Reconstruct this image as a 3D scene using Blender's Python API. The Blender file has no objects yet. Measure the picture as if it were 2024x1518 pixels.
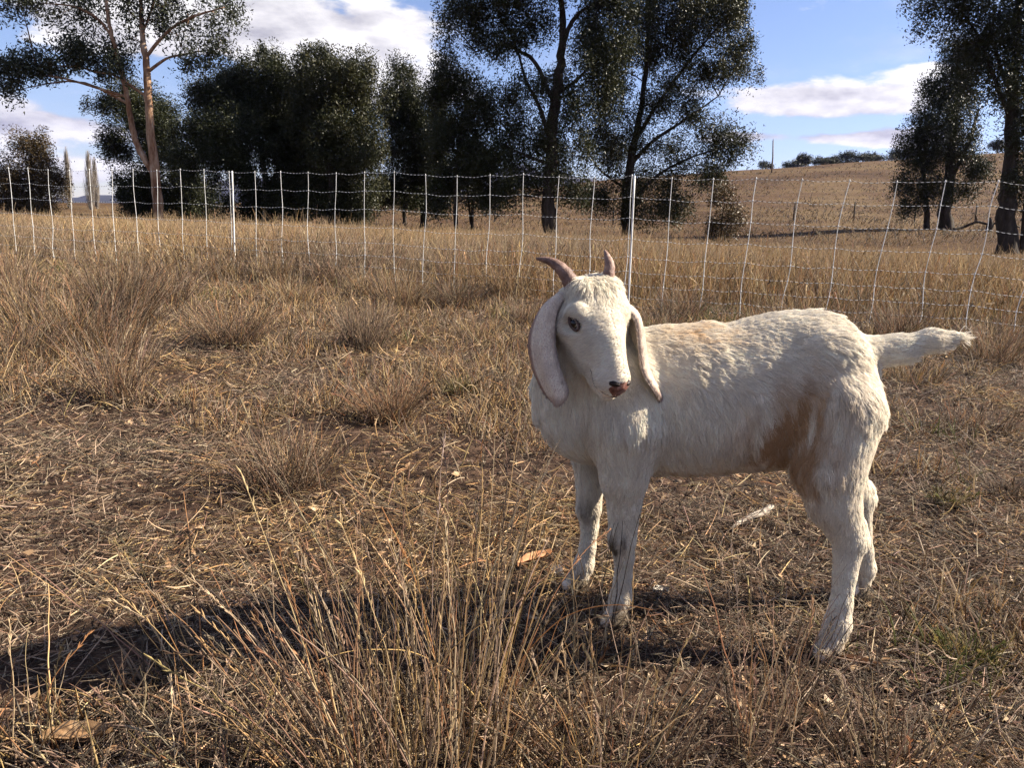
import bpy, math
import numpy as np
from mathutils import Vector, Matrix, kdtree

rng = np.random.default_rng(7)
S = bpy.context.scene
C = S.collection

# ------------------------------------------------------------------ camera
PITCH, ROLL, CAM_H, LENS_PX = math.radians(11.5), math.radians(2.3), 0.62, 1530.0
cam_data = bpy.data.cameras.new('camera')
cam_data.sensor_width = 36.0
cam_data.lens = LENS_PX / 2024.0 * 36.0
cam_data.clip_start = 0.02
cam_data.clip_end = 20000.0
cam = bpy.data.objects.new('camera', cam_data)
C.objects.link(cam)
cam.location = (0, 0, CAM_H)
cam.rotation_euler = (Matrix.Rotation(math.radians(90) - PITCH, 3, 'X') @ Matrix.Rotation(ROLL, 3, 'Z')).to_euler()
S.camera = cam

# ------------------------------------------------------------------ sun, sky, exposure
SUN_EL, SUN_AZ = math.radians(34.0), math.radians(11.0)      # azimuth measured from +X towards +Y
sun_dir = Vector((math.cos(SUN_EL) * math.cos(SUN_AZ), math.cos(SUN_EL) * math.sin(SUN_AZ), math.sin(SUN_EL)))
sun_data = bpy.data.lights.new('sun', 'SUN')
sun_data.energy = 5.0
sun_data.angle = math.radians(0.55)
sun_data.color = (1.0, 0.90, 0.75)
sun = bpy.data.objects.new('sun', sun_data)
C.objects.link(sun)
sun.rotation_euler = sun_dir.to_track_quat('Z', 'Y').to_euler()
sun.location = sun_dir * 50

world = bpy.data.worlds.new('World')
S.world = world
world.use_nodes = True
S.view_settings.view_transform = 'Standard'
S.view_settings.look = 'None'
S.view_settings.exposure = 1.7
S.view_settings.gamma = 1.0
S.cycles.use_denoising = True
S.cycles.adaptive_threshold = 0.015
S.cycles.max_bounces = 4
S.cycles.diffuse_bounces = 1
S.cycles.glossy_bounces = 2
S.cycles.transmission_bounces = 2
S.cycles.transparent_max_bounces = 8
S.cycles.caustics_reflective = False
S.cycles.caustics_refractive = False
S.cycles.sample_clamp_indirect = 6.0
S.cycles_curves.shape = 'RIBBONS'
S.cycles_curves.subdivisions = 2


def build_sky():
    nt = world.node_tree
    nt.nodes.clear()
    N, L = nt.nodes.new, nt.links.new

    def mth(op, a, b=None, clamp=False):
        n = N('ShaderNodeMath'); n.operation = op; n.use_clamp = clamp
        for i, v in enumerate((a, b)):
            if v is None:
                continue
            if isinstance(v, (int, float)):
                n.inputs[i].default_value = v
            else:
                L(v, n.inputs[i])
        return n.outputs[0]

    def noise(vec, scale, detail, rough, off):
        m = N('ShaderNodeMapping'); m.inputs['Location'].default_value = off
        m.inputs['Scale'].default_value = (1.0, 1.0, 2.6)
        L(vec, m.inputs['Vector'])
        t = N('ShaderNodeTexNoise'); t.inputs['Scale'].default_value = scale
        t.inputs['Detail'].default_value = detail; t.inputs['Roughness'].default_value = rough
        L(m.outputs[0], t.inputs['Vector'])
        return t.outputs['Fac']

    sky = N('ShaderNodeTexSky'); sky.sky_type = 'NISHITA'; sky.sun_disc = False
    sky.sun_elevation = SUN_EL
    sky.sun_rotation = math.radians(90.0) - SUN_AZ
    sky.air_density = 1.0; sky.dust_density = 0.2; sky.ozone_density = 3.0
    tint = N('ShaderNodeMix'); tint.data_type = 'RGBA'; tint.blend_type = 'MULTIPLY'
    tint.inputs[0].default_value = 1.0
    L(sky.outputs[0], tint.inputs[6]); tint.inputs[7].default_value = SKY_TINT
    tc = N('ShaderNodeTexCoord')
    d = tc.outputs['Generated']
    sep = N('ShaderNodeSeparateXYZ'); L(d, sep.inputs[0])

    # where the cloud banks hang: soft ellipses round compass directions (azimuth, elevation, widths in degrees)
    def bank(az, el, waz, wel, amp):
        n = N('ShaderNodeVectorMath'); n.operation = 'SUBTRACT'
        a, e = math.radians(az), math.radians(el)
        L(d, n.inputs[0]); n.inputs[1].default_value = (math.sin(a) * math.cos(e), math.cos(a) * math.cos(e), math.sin(e))
        r = N('ShaderNodeVectorRotate'); r.rotation_type = 'Z_AXIS'; r.inputs['Angle'].default_value = a
        L(n.outputs[0], r.inputs[0])
        s = N('ShaderNodeVectorMath'); s.operation = 'MULTIPLY'
        L(r.outputs[0], s.inputs[0]); s.inputs[1].default_value = (1 / math.radians(waz), 1.0, 1 / math.radians(wel))
        ln = N('ShaderNodeVectorMath'); ln.operation = 'LENGTH'; L(s.outputs[0], ln.inputs[0])
        g = mth('MULTIPLY', mth('POWER', 2.718, mth('MULTIPLY', mth('MULTIPLY', ln.outputs[1], ln.outputs[1]), -1.0)), amp)
        return g
    cov = None
    for b in CLOUD_BANKS:
        g = bank(*b)
        cov = g if cov is None else mth('ADD', cov, g)

    def density(dz):
        v = N('ShaderNodeVectorMath'); v.operation = 'ADD'; L(d, v.inputs[0]); v.inputs[1].default_value = (0.012 * (dz > 0), 0, dz)
        n1 = noise(v.outputs[0], 7.0, 9.0, 0.58, (3.1, 0.4, 1.7))
        n2 = noise(v.outputs[0], 2.2, 3.0, 0.5, (0.3, 5.4, 2.7))
        return mth('ADD', mth('MULTIPLY', n1, 0.92), mth('MULTIPLY', n2, 0.20))
    base = mth('ADD', density(0.0), cov)
    up = mth('ADD', density(0.02), cov)
    mask = N('ShaderNodeMapRange'); mask.interpolation_type = 'SMOOTHSTEP'
    mask.inputs['From Min'].default_value = 0.71; mask.inputs['From Max'].default_value = 0.82
    L(base, mask.inputs['Value'])
    # thick parts go grey towards their base, edges turned up to the light stay white
    lit = mth('MULTIPLY', mth('SUBTRACT', base, up), 4.0)
    thick = N('ShaderNodeMapRange'); thick.inputs['From Min'].default_value = 0.80; thick.inputs['From Max'].default_value = 1.10
    L(base, thick.inputs['Value'])
    shade = mth('ADD', mth('SUBTRACT', 0.95, mth('MULTIPLY', thick.outputs[0], 0.34)), lit, clamp=False)
    sh = N('ShaderNodeMapRange'); sh.inputs['From Min'].default_value = 0.2; sh.inputs['From Max'].default_value = 1.15
    L(shade, sh.inputs['Value'])
    cc = N('ShaderNodeMix'); cc.data_type = 'RGBA'; L(sh.outputs[0], cc.inputs[0])
    cc.inputs[6].default_value = CLOUD_DARK; cc.inputs[7].default_value = CLOUD_LIGHT
    # no clouds below the horizon
    hz = N('ShaderNodeMapRange'); hz.inputs['From Min'].default_value = -0.01; hz.inputs['From Max'].default_value = 0.015
    L(sep.outputs[2], hz.inputs['Value'])
    ws = N('ShaderNodeMapRange'); ws.interpolation_type = 'SMOOTHSTEP'; ws.inputs['From Min'].default_value = .50; ws.inputs['From Max'].default_value = .80; ws.inputs['To Max'].default_value = .42
    L(noise(d, 3.4, 10.0, .66, (1.7, 8.2, .3)), ws.inputs['Value'])       # thin high wisps
    m2 = mth('MULTIPLY', mth('MAXIMUM', mask.outputs[0], ws.outputs[0]), hz.outputs[0])
    mix = N('ShaderNodeMix'); mix.data_type = 'RGBA'; L(m2, mix.inputs[0])
    L(tint.outputs[2], mix.inputs[6]); L(cc.outputs[2], mix.inputs[7])
    bg = N('ShaderNodeBackground'); bg.inputs[1].default_value = SKY_STRENGTH
    L(mix.outputs[2], bg.inputs[0])
    out = N('ShaderNodeOutputWorld'); L(bg.outputs[0], out.inputs[0])


SKY_STRENGTH = 0.05
SKY_TINT = (0.98, 0.92, 1.02, 1)
CLOUD_LIGHT = (7.4, 7.2, 7.1, 1)
CLOUD_DARK = (2.9, 2.85, 3.15, 1)
# azimuth clockwise from +Y, elevation, half-widths, strength
CLOUD_BANKS = [(-29, 15.0, 11, 2.9, .42), (-24, 11.0, 8, 1.5, .30), (-32, 5.0, 9, 1.3, .32), (-29, 2.4, 8, .8, .30), (-18, 12, 4, 2, .26), (-10, 13, 7, 2.0, .36), (-6, 9.5, 5, 1.9, .28), (-14, 9, 4, 1.5, .26),
               (20, 8.9, 7, 1.0, .38), (23, 6.5, 7, .7, .36), (17, 4.6, 4, .8, .32), (27, 10.5, 3, .6, .24), (15, 6.6, 3, .5, .22), (29, 16, 4, 1.2, .18),
               (-70, 9, 22, 5, .30), (70, 10, 24, 4, .28), (130, 14, 26, 6, .28), (-140, 12, 26, 6, .28), (180, 8, 20, 4, .25), (100, 40, 25, 14, .2), (-60, 45, 25, 14, .2), (-150, 45, 25, 14, .2), (20, 50, 20, 12, .2)]
build_sky()


# ------------------------------------------------------------------ helpers
def link(o, parent=None):
    C.objects.link(o)
    if parent is not None:
        o.parent = parent
    return o


def tag(o, label=None, cat=None, group=None, kind=None):
    for k, v in (('label', label), ('category', cat), ('group', group), ('kind', kind)):
        if v:
            o[k] = v
    return o


def empty(name, loc=(0, 0, 0)):
    o = bpy.data.objects.new(name, None)
    o.empty_display_size = 0.1
    o.location = loc
    return link(o)


def mesh_obj(name, verts, faces, mat=None, parent=None, smooth=True):
    """verts (n,3) array, faces: (m,3)/(m,4) array or list of tuples; verts are in the parent's space."""
    me = bpy.data.meshes.new(name)
    verts = np.asarray(verts, dtype=np.float32)
    if isinstance(faces, np.ndarray):
        k = faces.shape[1]
        me.vertices.add(len(verts)); me.vertices.foreach_set('co', verts.ravel())
        me.loops.add(faces.size); me.loops.foreach_set('vertex_index', faces.astype(np.int32).ravel())
        me.polygons.add(len(faces)); me.polygons.foreach_set('loop_start', np.arange(0, faces.size, k, dtype=np.int32))
        me.update(calc_edges=True)
    else:
        me.from_pydata(verts.tolist(), [], faces); me.update()
    if smooth:
        me.polygons.foreach_set('use_smooth', np.ones(len(me.polygons), dtype=bool))
    if mat is not None:
        me.materials.append(mat)
    return link(bpy.data.objects.new(name, me), parent)


def strands(name, pts, radii, mat, parent=None, col=None):
    """pts (n,k,3), radii (n,k) -> one hair-curves object; col (n,3) is stored per strand as 'tint'."""
    n, k = pts.shape[:2]
    cu = bpy.data.hair_curves.new(name)
    cu.add_curves([k] * n)
    cu.attributes['position'].data.foreach_set('vector', np.ascontiguousarray(pts, dtype=np.float32).ravel())
    a = cu.attributes.get('radius') or cu.attributes.new('radius', 'FLOAT', 'POINT')
    a.data.foreach_set('value', np.ascontiguousarray(radii, dtype=np.float32).ravel())
    if col is not None:
        t = cu.attributes.new('tint', 'FLOAT_VECTOR', 'CURVE')
        t.data.foreach_set('vector', np.ascontiguousarray(col, dtype=np.float32).ravel())
    cu.materials.append(mat)
    return link(bpy.data.objects.new(name, cu), parent)


def mat_new(name):
    m = bpy.data.materials.new(name); m.use_nodes = True
    nt = m.node_tree
    b = nt.nodes['Principled BSDF']
    return m, nt, b


def ramp(nt, stops):
    r = nt.nodes.new('ShaderNodeValToRGB')
    e = r.color_ramp.elements
    while len(e) < len(stops):
        e.new(0.5)
    for i, (p, c) in enumerate(stops):
        e[i].position = p; e[i].color = (*c, 1)
    return r


def noise_node(nt, scale, detail=5, rough=.6, coord='Object'):
    tc = nt.nodes.new('ShaderNodeTexCoord')
    n = nt.nodes.new('ShaderNodeTexNoise')
    n.inputs['Scale'].default_value = scale; n.inputs['Detail'].default_value = detail; n.inputs['Roughness'].default_value = rough
    nt.links.new(tc.outputs[coord], n.inputs['Vector'])
    return n


def mat_noise(name, stops, scale, rough=.8, bump=0., bump_scale=None, detail=6, dist=.01):
    m, nt, b = mat_new(name)
    n = noise_node(nt, scale, detail)
    r = ramp(nt, stops); nt.links.new(n.outputs['Fac'], r.inputs[0]); nt.links.new(r.outputs[0], b.inputs['Base Color'])
    b.inputs['Roughness'].default_value = rough
    b.inputs['Specular IOR Level'].default_value = .25
    if bump:
        n2 = noise_node(nt, bump_scale or scale * 3, detail)
        bp = nt.nodes.new('ShaderNodeBump'); bp.inputs['Strength'].default_value = bump; bp.inputs['Distance'].default_value = dist
        nt.links.new(n2.outputs['Fac'], bp.inputs['Height']); nt.links.new(bp.outputs[0], b.inputs['Normal'])
    return m


def mat_tint(name, rough=.7, spec=.2, trans=.0, dark_root=None):
    """colour comes from each strand's own 'tint'."""
    m, nt, b = mat_new(name)
    a = nt.nodes.new('ShaderNodeAttribute'); a.attribute_name = 'tint'
    nt.links.new(a.outputs['Color' if False else 'Vector'], b.inputs['Base Color'])
    b.inputs['Roughness'].default_value = rough
    b.inputs['Specular IOR Level'].default_value = spec
    if trans:
        tr = nt.nodes.new('ShaderNodeBsdfTranslucent'); nt.links.new(a.outputs['Vector'], tr.inputs[0])
        mx = nt.nodes.new('ShaderNodeMixShader'); mx.inputs[0].default_value = trans
        nt.links.new(b.outputs[0], mx.inputs[1]); nt.links.new(tr.outputs[0], mx.inputs[2])
        nt.links.new(mx.outputs[0], nt.nodes['Material Output'].inputs[0])
    return m


def _hash(ix, iy, iz, seed):
    h = (ix.astype(np.int64) * 374761393 + iy.astype(np.int64) * 668265263 + iz.astype(np.int64) * 2147483647 + seed * 974711) & 0x7fffffff
    h = ((h ^ (h >> 13)) * 1274126177) & 0x7fffffff
    h = (h ^ (h >> 16)) & 0xffff
    return h / 65535.0


def vnoise(p, seed=0):
    """value noise in -1..1 for (n,2) or (n,3) points."""
    p = np.asarray(p, dtype=np.float64)
    if p.shape[1] == 2:
        p = np.c_[p, np.zeros(len(p))]
    i = np.floor(p).astype(np.int64); f = p - i; f = f * f * (3 - 2 * f)
    r = 0
    for dx in (0, 1):
        for dy in (0, 1):
            for dz in (0, 1):
                w = (f[:, 0] if dx else 1 - f[:, 0]) * (f[:, 1] if dy else 1 - f[:, 1]) * (f[:, 2] if dz else 1 - f[:, 2])
                r = r + w * _hash(i[:, 0] + dx, i[:, 1] + dy, i[:, 2] + dz, seed)
    return r * 2 - 1


def fbm(p, octs=4, seed=0, gain=.5):
    p = np.asarray(p, dtype=np.float64); r = 0; a = 1.
    for o in range(octs):
        r = r + a * vnoise(p * 2 ** o + 17.3 * o, seed + o); a *= gain
    return r


def nrm(v):
    return v / (np.linalg.norm(v, axis=-1, keepdims=True) + 1e-12)


def tube(path, radii, sides=8, cap=True, seed=None, wob=0.0):
    """verts, faces of a tapered tube along path (k,3)."""
    path = np.asarray(path, float); k = len(path); radii = np.asarray(radii, float)
    tan = nrm(np.gradient(path, axis=0))
    ref = np.array([0.13, 0.31, 0.94]) if abs(tan[0][2]) < .8 else np.array([0.97, 0.2, 0.1])
    vs = []
    for i in range(k):
        a = nrm(np.cross(tan[i], ref)); b = np.cross(tan[i], a); ref = np.cross(a, tan[i]) if False else ref
        th = np.arange(sides) / sides * 2 * math.pi
        rr = radii[i] * (1 + (wob * vnoise(np.c_[th * 1.3, np.full(sides, i * .7)], seed or 1) if wob else 0))
        vs.append(path[i] + (np.cos(th) * rr)[:, None] * a + (np.sin(th) * rr)[:, None] * b)
    v = np.concatenate(vs)
    f = []
    for i in range(k - 1):
        for j in range(sides):
            j2 = (j + 1) % sides
            f.append((i * sides + j, i * sides + j2, (i + 1) * sides + j2, (i + 1) * sides + j))
    if cap:
        f.append(tuple(range(sides - 1, -1, -1))); f.append(tuple((k - 1) * sides + j for j in range(sides)))
    return v, f


def join(parts):
    V, Fc, o = [], [], 0
    for v, f in parts:
        V.append(np.asarray(v)); Fc += [tuple(i + o for i in q) for q in f]; o += len(v)
    return np.concatenate(V), Fc


def spline(pts, n):
    """Catmull-Rom through pts (k,d) sampled at n points."""
    pts = np.asarray(pts, float); k = len(pts)
    P = np.vstack([2 * pts[0] - pts[1], pts, 2 * pts[-1] - pts[-2]])
    t = np.linspace(0, k - 1 - 1e-9, n); i = t.astype(int); u = (t - i)[:, None]
    p0, p1, p2, p3 = P[i], P[i + 1], P[i + 2], P[i + 3]
    return .5 * ((2 * p1) + (-p0 + p2) * u + (2 * p0 - 5 * p1 + 4 * p2 - p3) * u ** 2 + (-p0 + 3 * p1 - 3 * p2 + p3) * u ** 3)


# ------------------------------------------------------------------ lie of the land
def land(x, y):
    """height of the ground in metres: a flat paddock, a long rise to the right-rear, small swells."""
    x = np.asarray(x, float); y = np.asarray(y, float)
    t = np.clip((y - 30) / 175., 0, None)
    ramp_ = np.where(t < 1, np.clip(t, 0, 1) ** 1.4, 1 + 0.10 * np.clip(t - 1, 0, 3))
    rise = np.clip(10.4 + 0.105 * np.clip(x, -400, 320), 0, None)
    ss = lambda v: np.clip(v, 0, 1) ** 2 * (3 - 2 * np.clip(v, 0, 1))
    z = ramp_ * rise + .9 * ss((x - 8) / 18) * ss((y - 22) / 14)
    q = np.c_[x.ravel(), y.ravel()]
    near = np.clip((y - 14) / 20, 0, 1)
    z = z + near * .12 * fbm(q / 14., 3, 3).reshape(x.shape)
    amp = 1 / (1 + (np.hypot(x, y) / 14.) ** 2)
    z = z + amp * (.014 * fbm(q / .55, 3, 11).reshape(x.shape) + .007 * fbm(q / .11, 3, 12).reshape(x.shape))
    return z


# ------------------------------------------------------------------ ground
def build_ground():
    n = 430
    u = np.linspace(-1, 1, n)
    st = lambda u: np.sign(u) * (7.0 * np.abs(u) + 3200 * np.abs(u) ** 7.5)
    xs = st(u); ys = st(u) + 3.0
    X, Y = np.meshgrid(xs, ys)
    Z = land(X, Y)
    v = np.c_[X.ravel(), Y.ravel(), Z.ravel()]
    i = np.arange(n * n).reshape(n, n)
    f = np.stack([i[:-1, :-1].ravel(), i[:-1, 1:].ravel(), i[1:, 1:].ravel(), i[1:, :-1].ravel()], 1)
    m, nt, b = mat_new('dry_soil')
    L = nt.links.new
    n1 = noise_node(nt, 26., 9, .72)
    r1 = ramp(nt, [(.34, (.010, .006, .0045)), (.46, (.034, .020, .014)), (.56, (.080, .048, .032)), (.70, (.16, .105, .072))])
    L(n1.outputs['Fac'], r1.inputs[0])
    # far paddock: grazed straw-brown turf in drifts
    n2 = noise_node(nt, .05, 8, .68)
    r2 = ramp(nt, [(.30, (.050, .029, .014)), (.45, (.085, .048, .024)), (.55, (.115, .073, .036)), (.70, (.165, .115, .060))])
    L(n2.outputs['Fac'], r2.inputs[0])
    n3 = noise_node(nt, 1.4, 8, .75)
    mul = nt.nodes.new('ShaderNodeMix'); mul.data_type = 'RGBA'; mul.blend_type = 'MULTIPLY'; mul.inputs[0].default_value = .85
    r3 = ramp(nt, [(.36, (.42, .38, .36)), (.52, (1., 1., 1.)), (.66, (1.25, 1.2, 1.05))]); L(n3.outputs['Fac'], r3.inputs[0])
    L(r2.outputs[0], mul.inputs[6]); L(r3.outputs[0], mul.inputs[7])
    geo = nt.nodes.new('ShaderNodeNewGeometry'); sp = nt.nodes.new('ShaderNodeSeparateXYZ'); L(geo.outputs['Position'], sp.inputs[0])
    mr = nt.nodes.new('ShaderNodeMapRange'); mr.inputs['From Min'].default_value = 9.; mr.inputs['From Max'].default_value = 20.
    L(sp.outputs[1], mr.inputs['Value'])
    mx = nt.nodes.new('ShaderNodeMix'); mx.data_type = 'RGBA'; L(mr.outputs[0], mx.inputs[0]); L(r1.outputs[0], mx.inputs[6]); L(mul.outputs[2], mx.inputs[7])
    L(mx.outputs[2], b.inputs['Base Color'])
    b.inputs['Roughness'].default_value = .95; b.inputs['Specular IOR Level'].default_value = .1
    n4 = noise_node(nt, 60., 8, .7)
    bp = nt.nodes.new('ShaderNodeBump'); bp.inputs['Strength'].default_value = .9; bp.inputs['Distance'].default_value = .012
    L(n4.outputs['Fac'], bp.inputs['Height'])
    n5 = noise_node(nt, 1.1, 8, .7)
    bp2 = nt.nodes.new('ShaderNodeBump'); bp2.inputs['Strength'].default_value = .8; bp2.inputs['Distance'].default_value = .35
    L(mr.outputs[0], bp2.inputs['Strength'])
    L(n5.outputs['Fac'], bp2.inputs['Height']); L(bp.outputs[0], bp2.inputs['Normal']); L(bp2.outputs[0], b.inputs['Normal'])
    g = mesh_obj('ground', v, f, m)
    tag(g, 'dry trampled soil of the paddock rising to a hill behind', 'ground', kind='structure')


# ------------------------------------------------------------------ goat
def surface_nets(Fv, org, h):
    """quads of the zero surface of a sampled field (negative inside)."""
    s = (Fv < 0)
    nx, ny, nz = Fv.shape
    c = np.zeros((nx - 1, ny - 1, nz - 1), np.uint8)
    for dx in (0, 1):
        for dy in (0, 1):
            for dz in (0, 1):
                c += s[dx:nx - 1 + dx, dy:ny - 1 + dy, dz:nz - 1 + dz]
    act = (c > 0) & (c < 8)
    idx = -np.ones(act.shape, np.int64); ijk = np.argwhere(act); idx[act] = np.arange(len(ijk))
    acc = np.zeros((len(ijk), 3)); cnt = np.zeros(len(ijk))
    for ax in range(3):
        for a in (0, 1):
            for b in (0, 1):
                o = [0, 0, 0]; oth = [q for q in range(3) if q != ax]; o[oth[0]] = a; o[oth[1]] = b
                p = ijk + o; q = p.copy(); q[:, ax] += 1
                f0 = Fv[p[:, 0], p[:, 1], p[:, 2]]; f1 = Fv[q[:, 0], q[:, 1], q[:, 2]]
                x = (f0 < 0) != (f1 < 0)
                t = np.where(x, f0 / np.where(x, f0 - f1, 1), 0)
                pt = p.astype(float); pt[:, ax] += t
                acc[x] += pt[x]; cnt[x] += 1
    v = org + h * acc / cnt[:, None]
    faces = []
    for ax in range(3):
        a, b = [q for q in range(3) if q != ax]
        lo = [slice(None)] * 3; hi = [slice(None)] * 3; lo[ax] = slice(0, -1); hi[ax] = slice(1, None)
        x = s[tuple(lo)] != s[tuple(hi)]
        e = np.argwhere(x); ok = (e[:, a] > 0) & (e[:, b] > 0) & (e[:, a] < Fv.shape[a] - 1) & (e[:, b] < Fv.shape[b] - 1); e = e[ok]
        def cell(da, db):
            q = e.copy(); q[:, a] += da; q[:, b] += db
            return idx[q[:, 0], q[:, 1], q[:, 2]]
        quad = np.stack([cell(-1, -1), cell(0, -1), cell(0, 0), cell(-1, 0)], 1)
        flip = s[e[:, 0], e[:, 1], e[:, 2]] if ax != 1 else ~s[e[:, 0], e[:, 1], e[:, 2]]
        quad[~flip] = quad[~flip][:, ::-1]
        faces.append(quad)
    return v, np.concatenate(faces)


def smin(a, b, k):
    h = np.clip(.5 + .5 * (b - a) / k, 0, 1)
    return b + (a - b) * h - k * h * (1 - h)


def sd_loft(P, axis_o, ax, ay, az, sec):
    """sec rows: t, offset along ay, offset along az, half-width (ay), half-height (az)"""
    q = P - axis_o; t = q @ ax; a = q @ ay; b = q @ az
    sec = np.asarray(sec, float)
    fine = spline(sec, 80); tt = fine[:, 0]
    tc = np.clip(t, tt[0], tt[-1])
    oa, ob, ha, hb = (np.interp(tc, tt, fine[:, i]) for i in (1, 2, 3, 4))
    a = a - oa; b = b - ob
    k0 = np.sqrt((a / ha) ** 2 + (b / hb) ** 2) + 1e-9; k1 = np.sqrt((a / ha ** 2) ** 2 + (b / hb ** 2) ** 2) + 1e-9
    d = k0 * (k0 - 1) / k1
    d = np.where(k0 < .05, -np.minimum(ha, hb), d)
    dt = np.abs(t - tc)
    return np.where(dt > 0, np.sqrt(np.maximum(d, 0) ** 2 + dt ** 2) + np.minimum(d, 0) * 0, d)


def sd_cone(P, a, b, ra, rb, flat=None):
    a = np.asarray(a, float); b = np.asarray(b, float)
    ab = b - a; q = P - a
    t = np.clip((q @ ab) / (ab @ ab), 0, 1)
    d = q - t[:, None] * ab
    if flat is not None:                       # squeeze across the given axis
        fa, s = flat; d = d + np.outer(d @ np.asarray(fa), fa) * (1 / s - 1)
    return np.linalg.norm(d, axis=1) - (ra + (rb - ra) * t)


def sd_chain(P, pts, k=.012, flat=None):
    d = None
    for (a, ra), (b, rb) in zip(pts[:-1], pts[1:]):
        e = sd_cone(P, a, b, ra, rb, flat)
        d = e if d is None else smin(d, e, k)
    return d


def sd_ball(P, c, r):
    r = np.asarray(r, float); q = (P - np.asarray(c)) / r
    k0 = np.linalg.norm(q, axis=1) + 1e-9; k1 = np.linalg.norm(q / r, axis=1) + 1e-9
    return k0 * (k0 - 1) / k1


AX = np.array
TRUNK = [  # x, y, z, half-width, half-height : from brisket to buttock
    (.040, 1.180, .358, .018, .028), (.060, 1.182, .354, .044, .063), (.095, 1.185, .350, .062, .086), (.160, 1.187, .356, .073, .104),
    (.220, 1.187, .360, .087, .115), (.290, 1.186, .364, .096, .119), (.360, 1.184, .373, .097, .122), (.420, 1.180, .388, .092, .123),
    (.470, 1.178, .397, .085, .117), (.508, 1.175, .396, .077, .098), (.534, 1.173, .388, .064, .073), (.550, 1.172, .382, .042, .046), (.558, 1.172, .380, .019, .022)]
NECK = [((.132, 1.180, .385), .082), ((.106, 1.160, .435), .064), ((.106, 1.134, .485), .050), ((.110, 1.114, .512), .043)]
HEAD_O = AX((0.106, 1.092, .543))
HF = nrm(AX((.37, -.60, -.71)))
HS = nrm(AX((.85, .525, 0.0)) - HF * (AX((.85, .525, 0.0)) @ HF))
HN = np.cross(HF, HS); HN = HN if HN[2] > 0 else -HN
HEAD = [  # t along the face, side, normal offset, half-width, half-height
    (-.012, 0, -.036, .020, .020), (.004, 0, -.034, .035, .034), (.028, 0, -.038, .0470, .0455), (.053, 0, -.037, .0465, .0450), (.076, 0, -.037, .0370, .0390),
    (.099, 0, -.037, .0270, .0320), (.120, 0, -.039, .0220, .0265), (.136, 0, -.041, .0200, .0225), (.148, 0, -.042, .0155, .0170), (.154, 0, -.042, .0080, .0090)]
TAIL = [((.530, 1.172, .448), .030), ((.582, 1.170, .460), .0185), ((.630, 1.166, .476), .0135), ((.662, 1.163, .483), .007)]
LEGS = {
    'near_front': [((.175, 1.130, .330), .056), ((.176, 1.127, .255), .035), ((.180, 1.130, .205), .0235), ((.180, 1.129, .152), .0200), ((.186, 1.133, .120), .0140), ((.187, 1.135, .080), .0125), ((.186, 1.138, .048), .0160), ((.180, 1.136, .020), .0155)],
    'far_front': [((.150, 1.245, .330), .052), ((.138, 1.250, .250), .031), ((.139, 1.252, .196), .0220), ((.139, 1.253, .152), .0195), ((.143, 1.256, .120), .0135), ((.142, 1.258, .080), .0125), ((.138, 1.260, .048), .0160), ((.128, 1.258, .020), .0155)],
    'near_hind': [((.486, 1.122, .370), .062), ((.474, 1.110, .290), .053), ((.486, 1.100, .235), .037), ((.513, 1.092, .180), .0225), ((.510, 1.084, .128), .0150), ((.507, 1.077, .085), .0145), ((.503, 1.071, .054), .0180), ((.490, 1.062, .022), .0165)],
    'far_hind': [((.505, 1.235, .370), .060), ((.535, 1.245, .290), .050), ((.565, 1.255, .235), .033), ((.602, 1.265, .185), .0215), ((.616, 1.270, .128), .0145), ((.628, 1.275, .085), .0140), ((.634, 1.277, .054), .0170), ((.628, 1.278, .022), .0160)],
}
HOOF_DIR = {'near_front': (-.75, -.66), 'far_front': (-.85, -.5), 'near_hind': (-.80, -.60), 'far_hind': (-.8, -.6)}
FS = .85      # the face is this much shorter than the reference skull the features were laid out on


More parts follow.
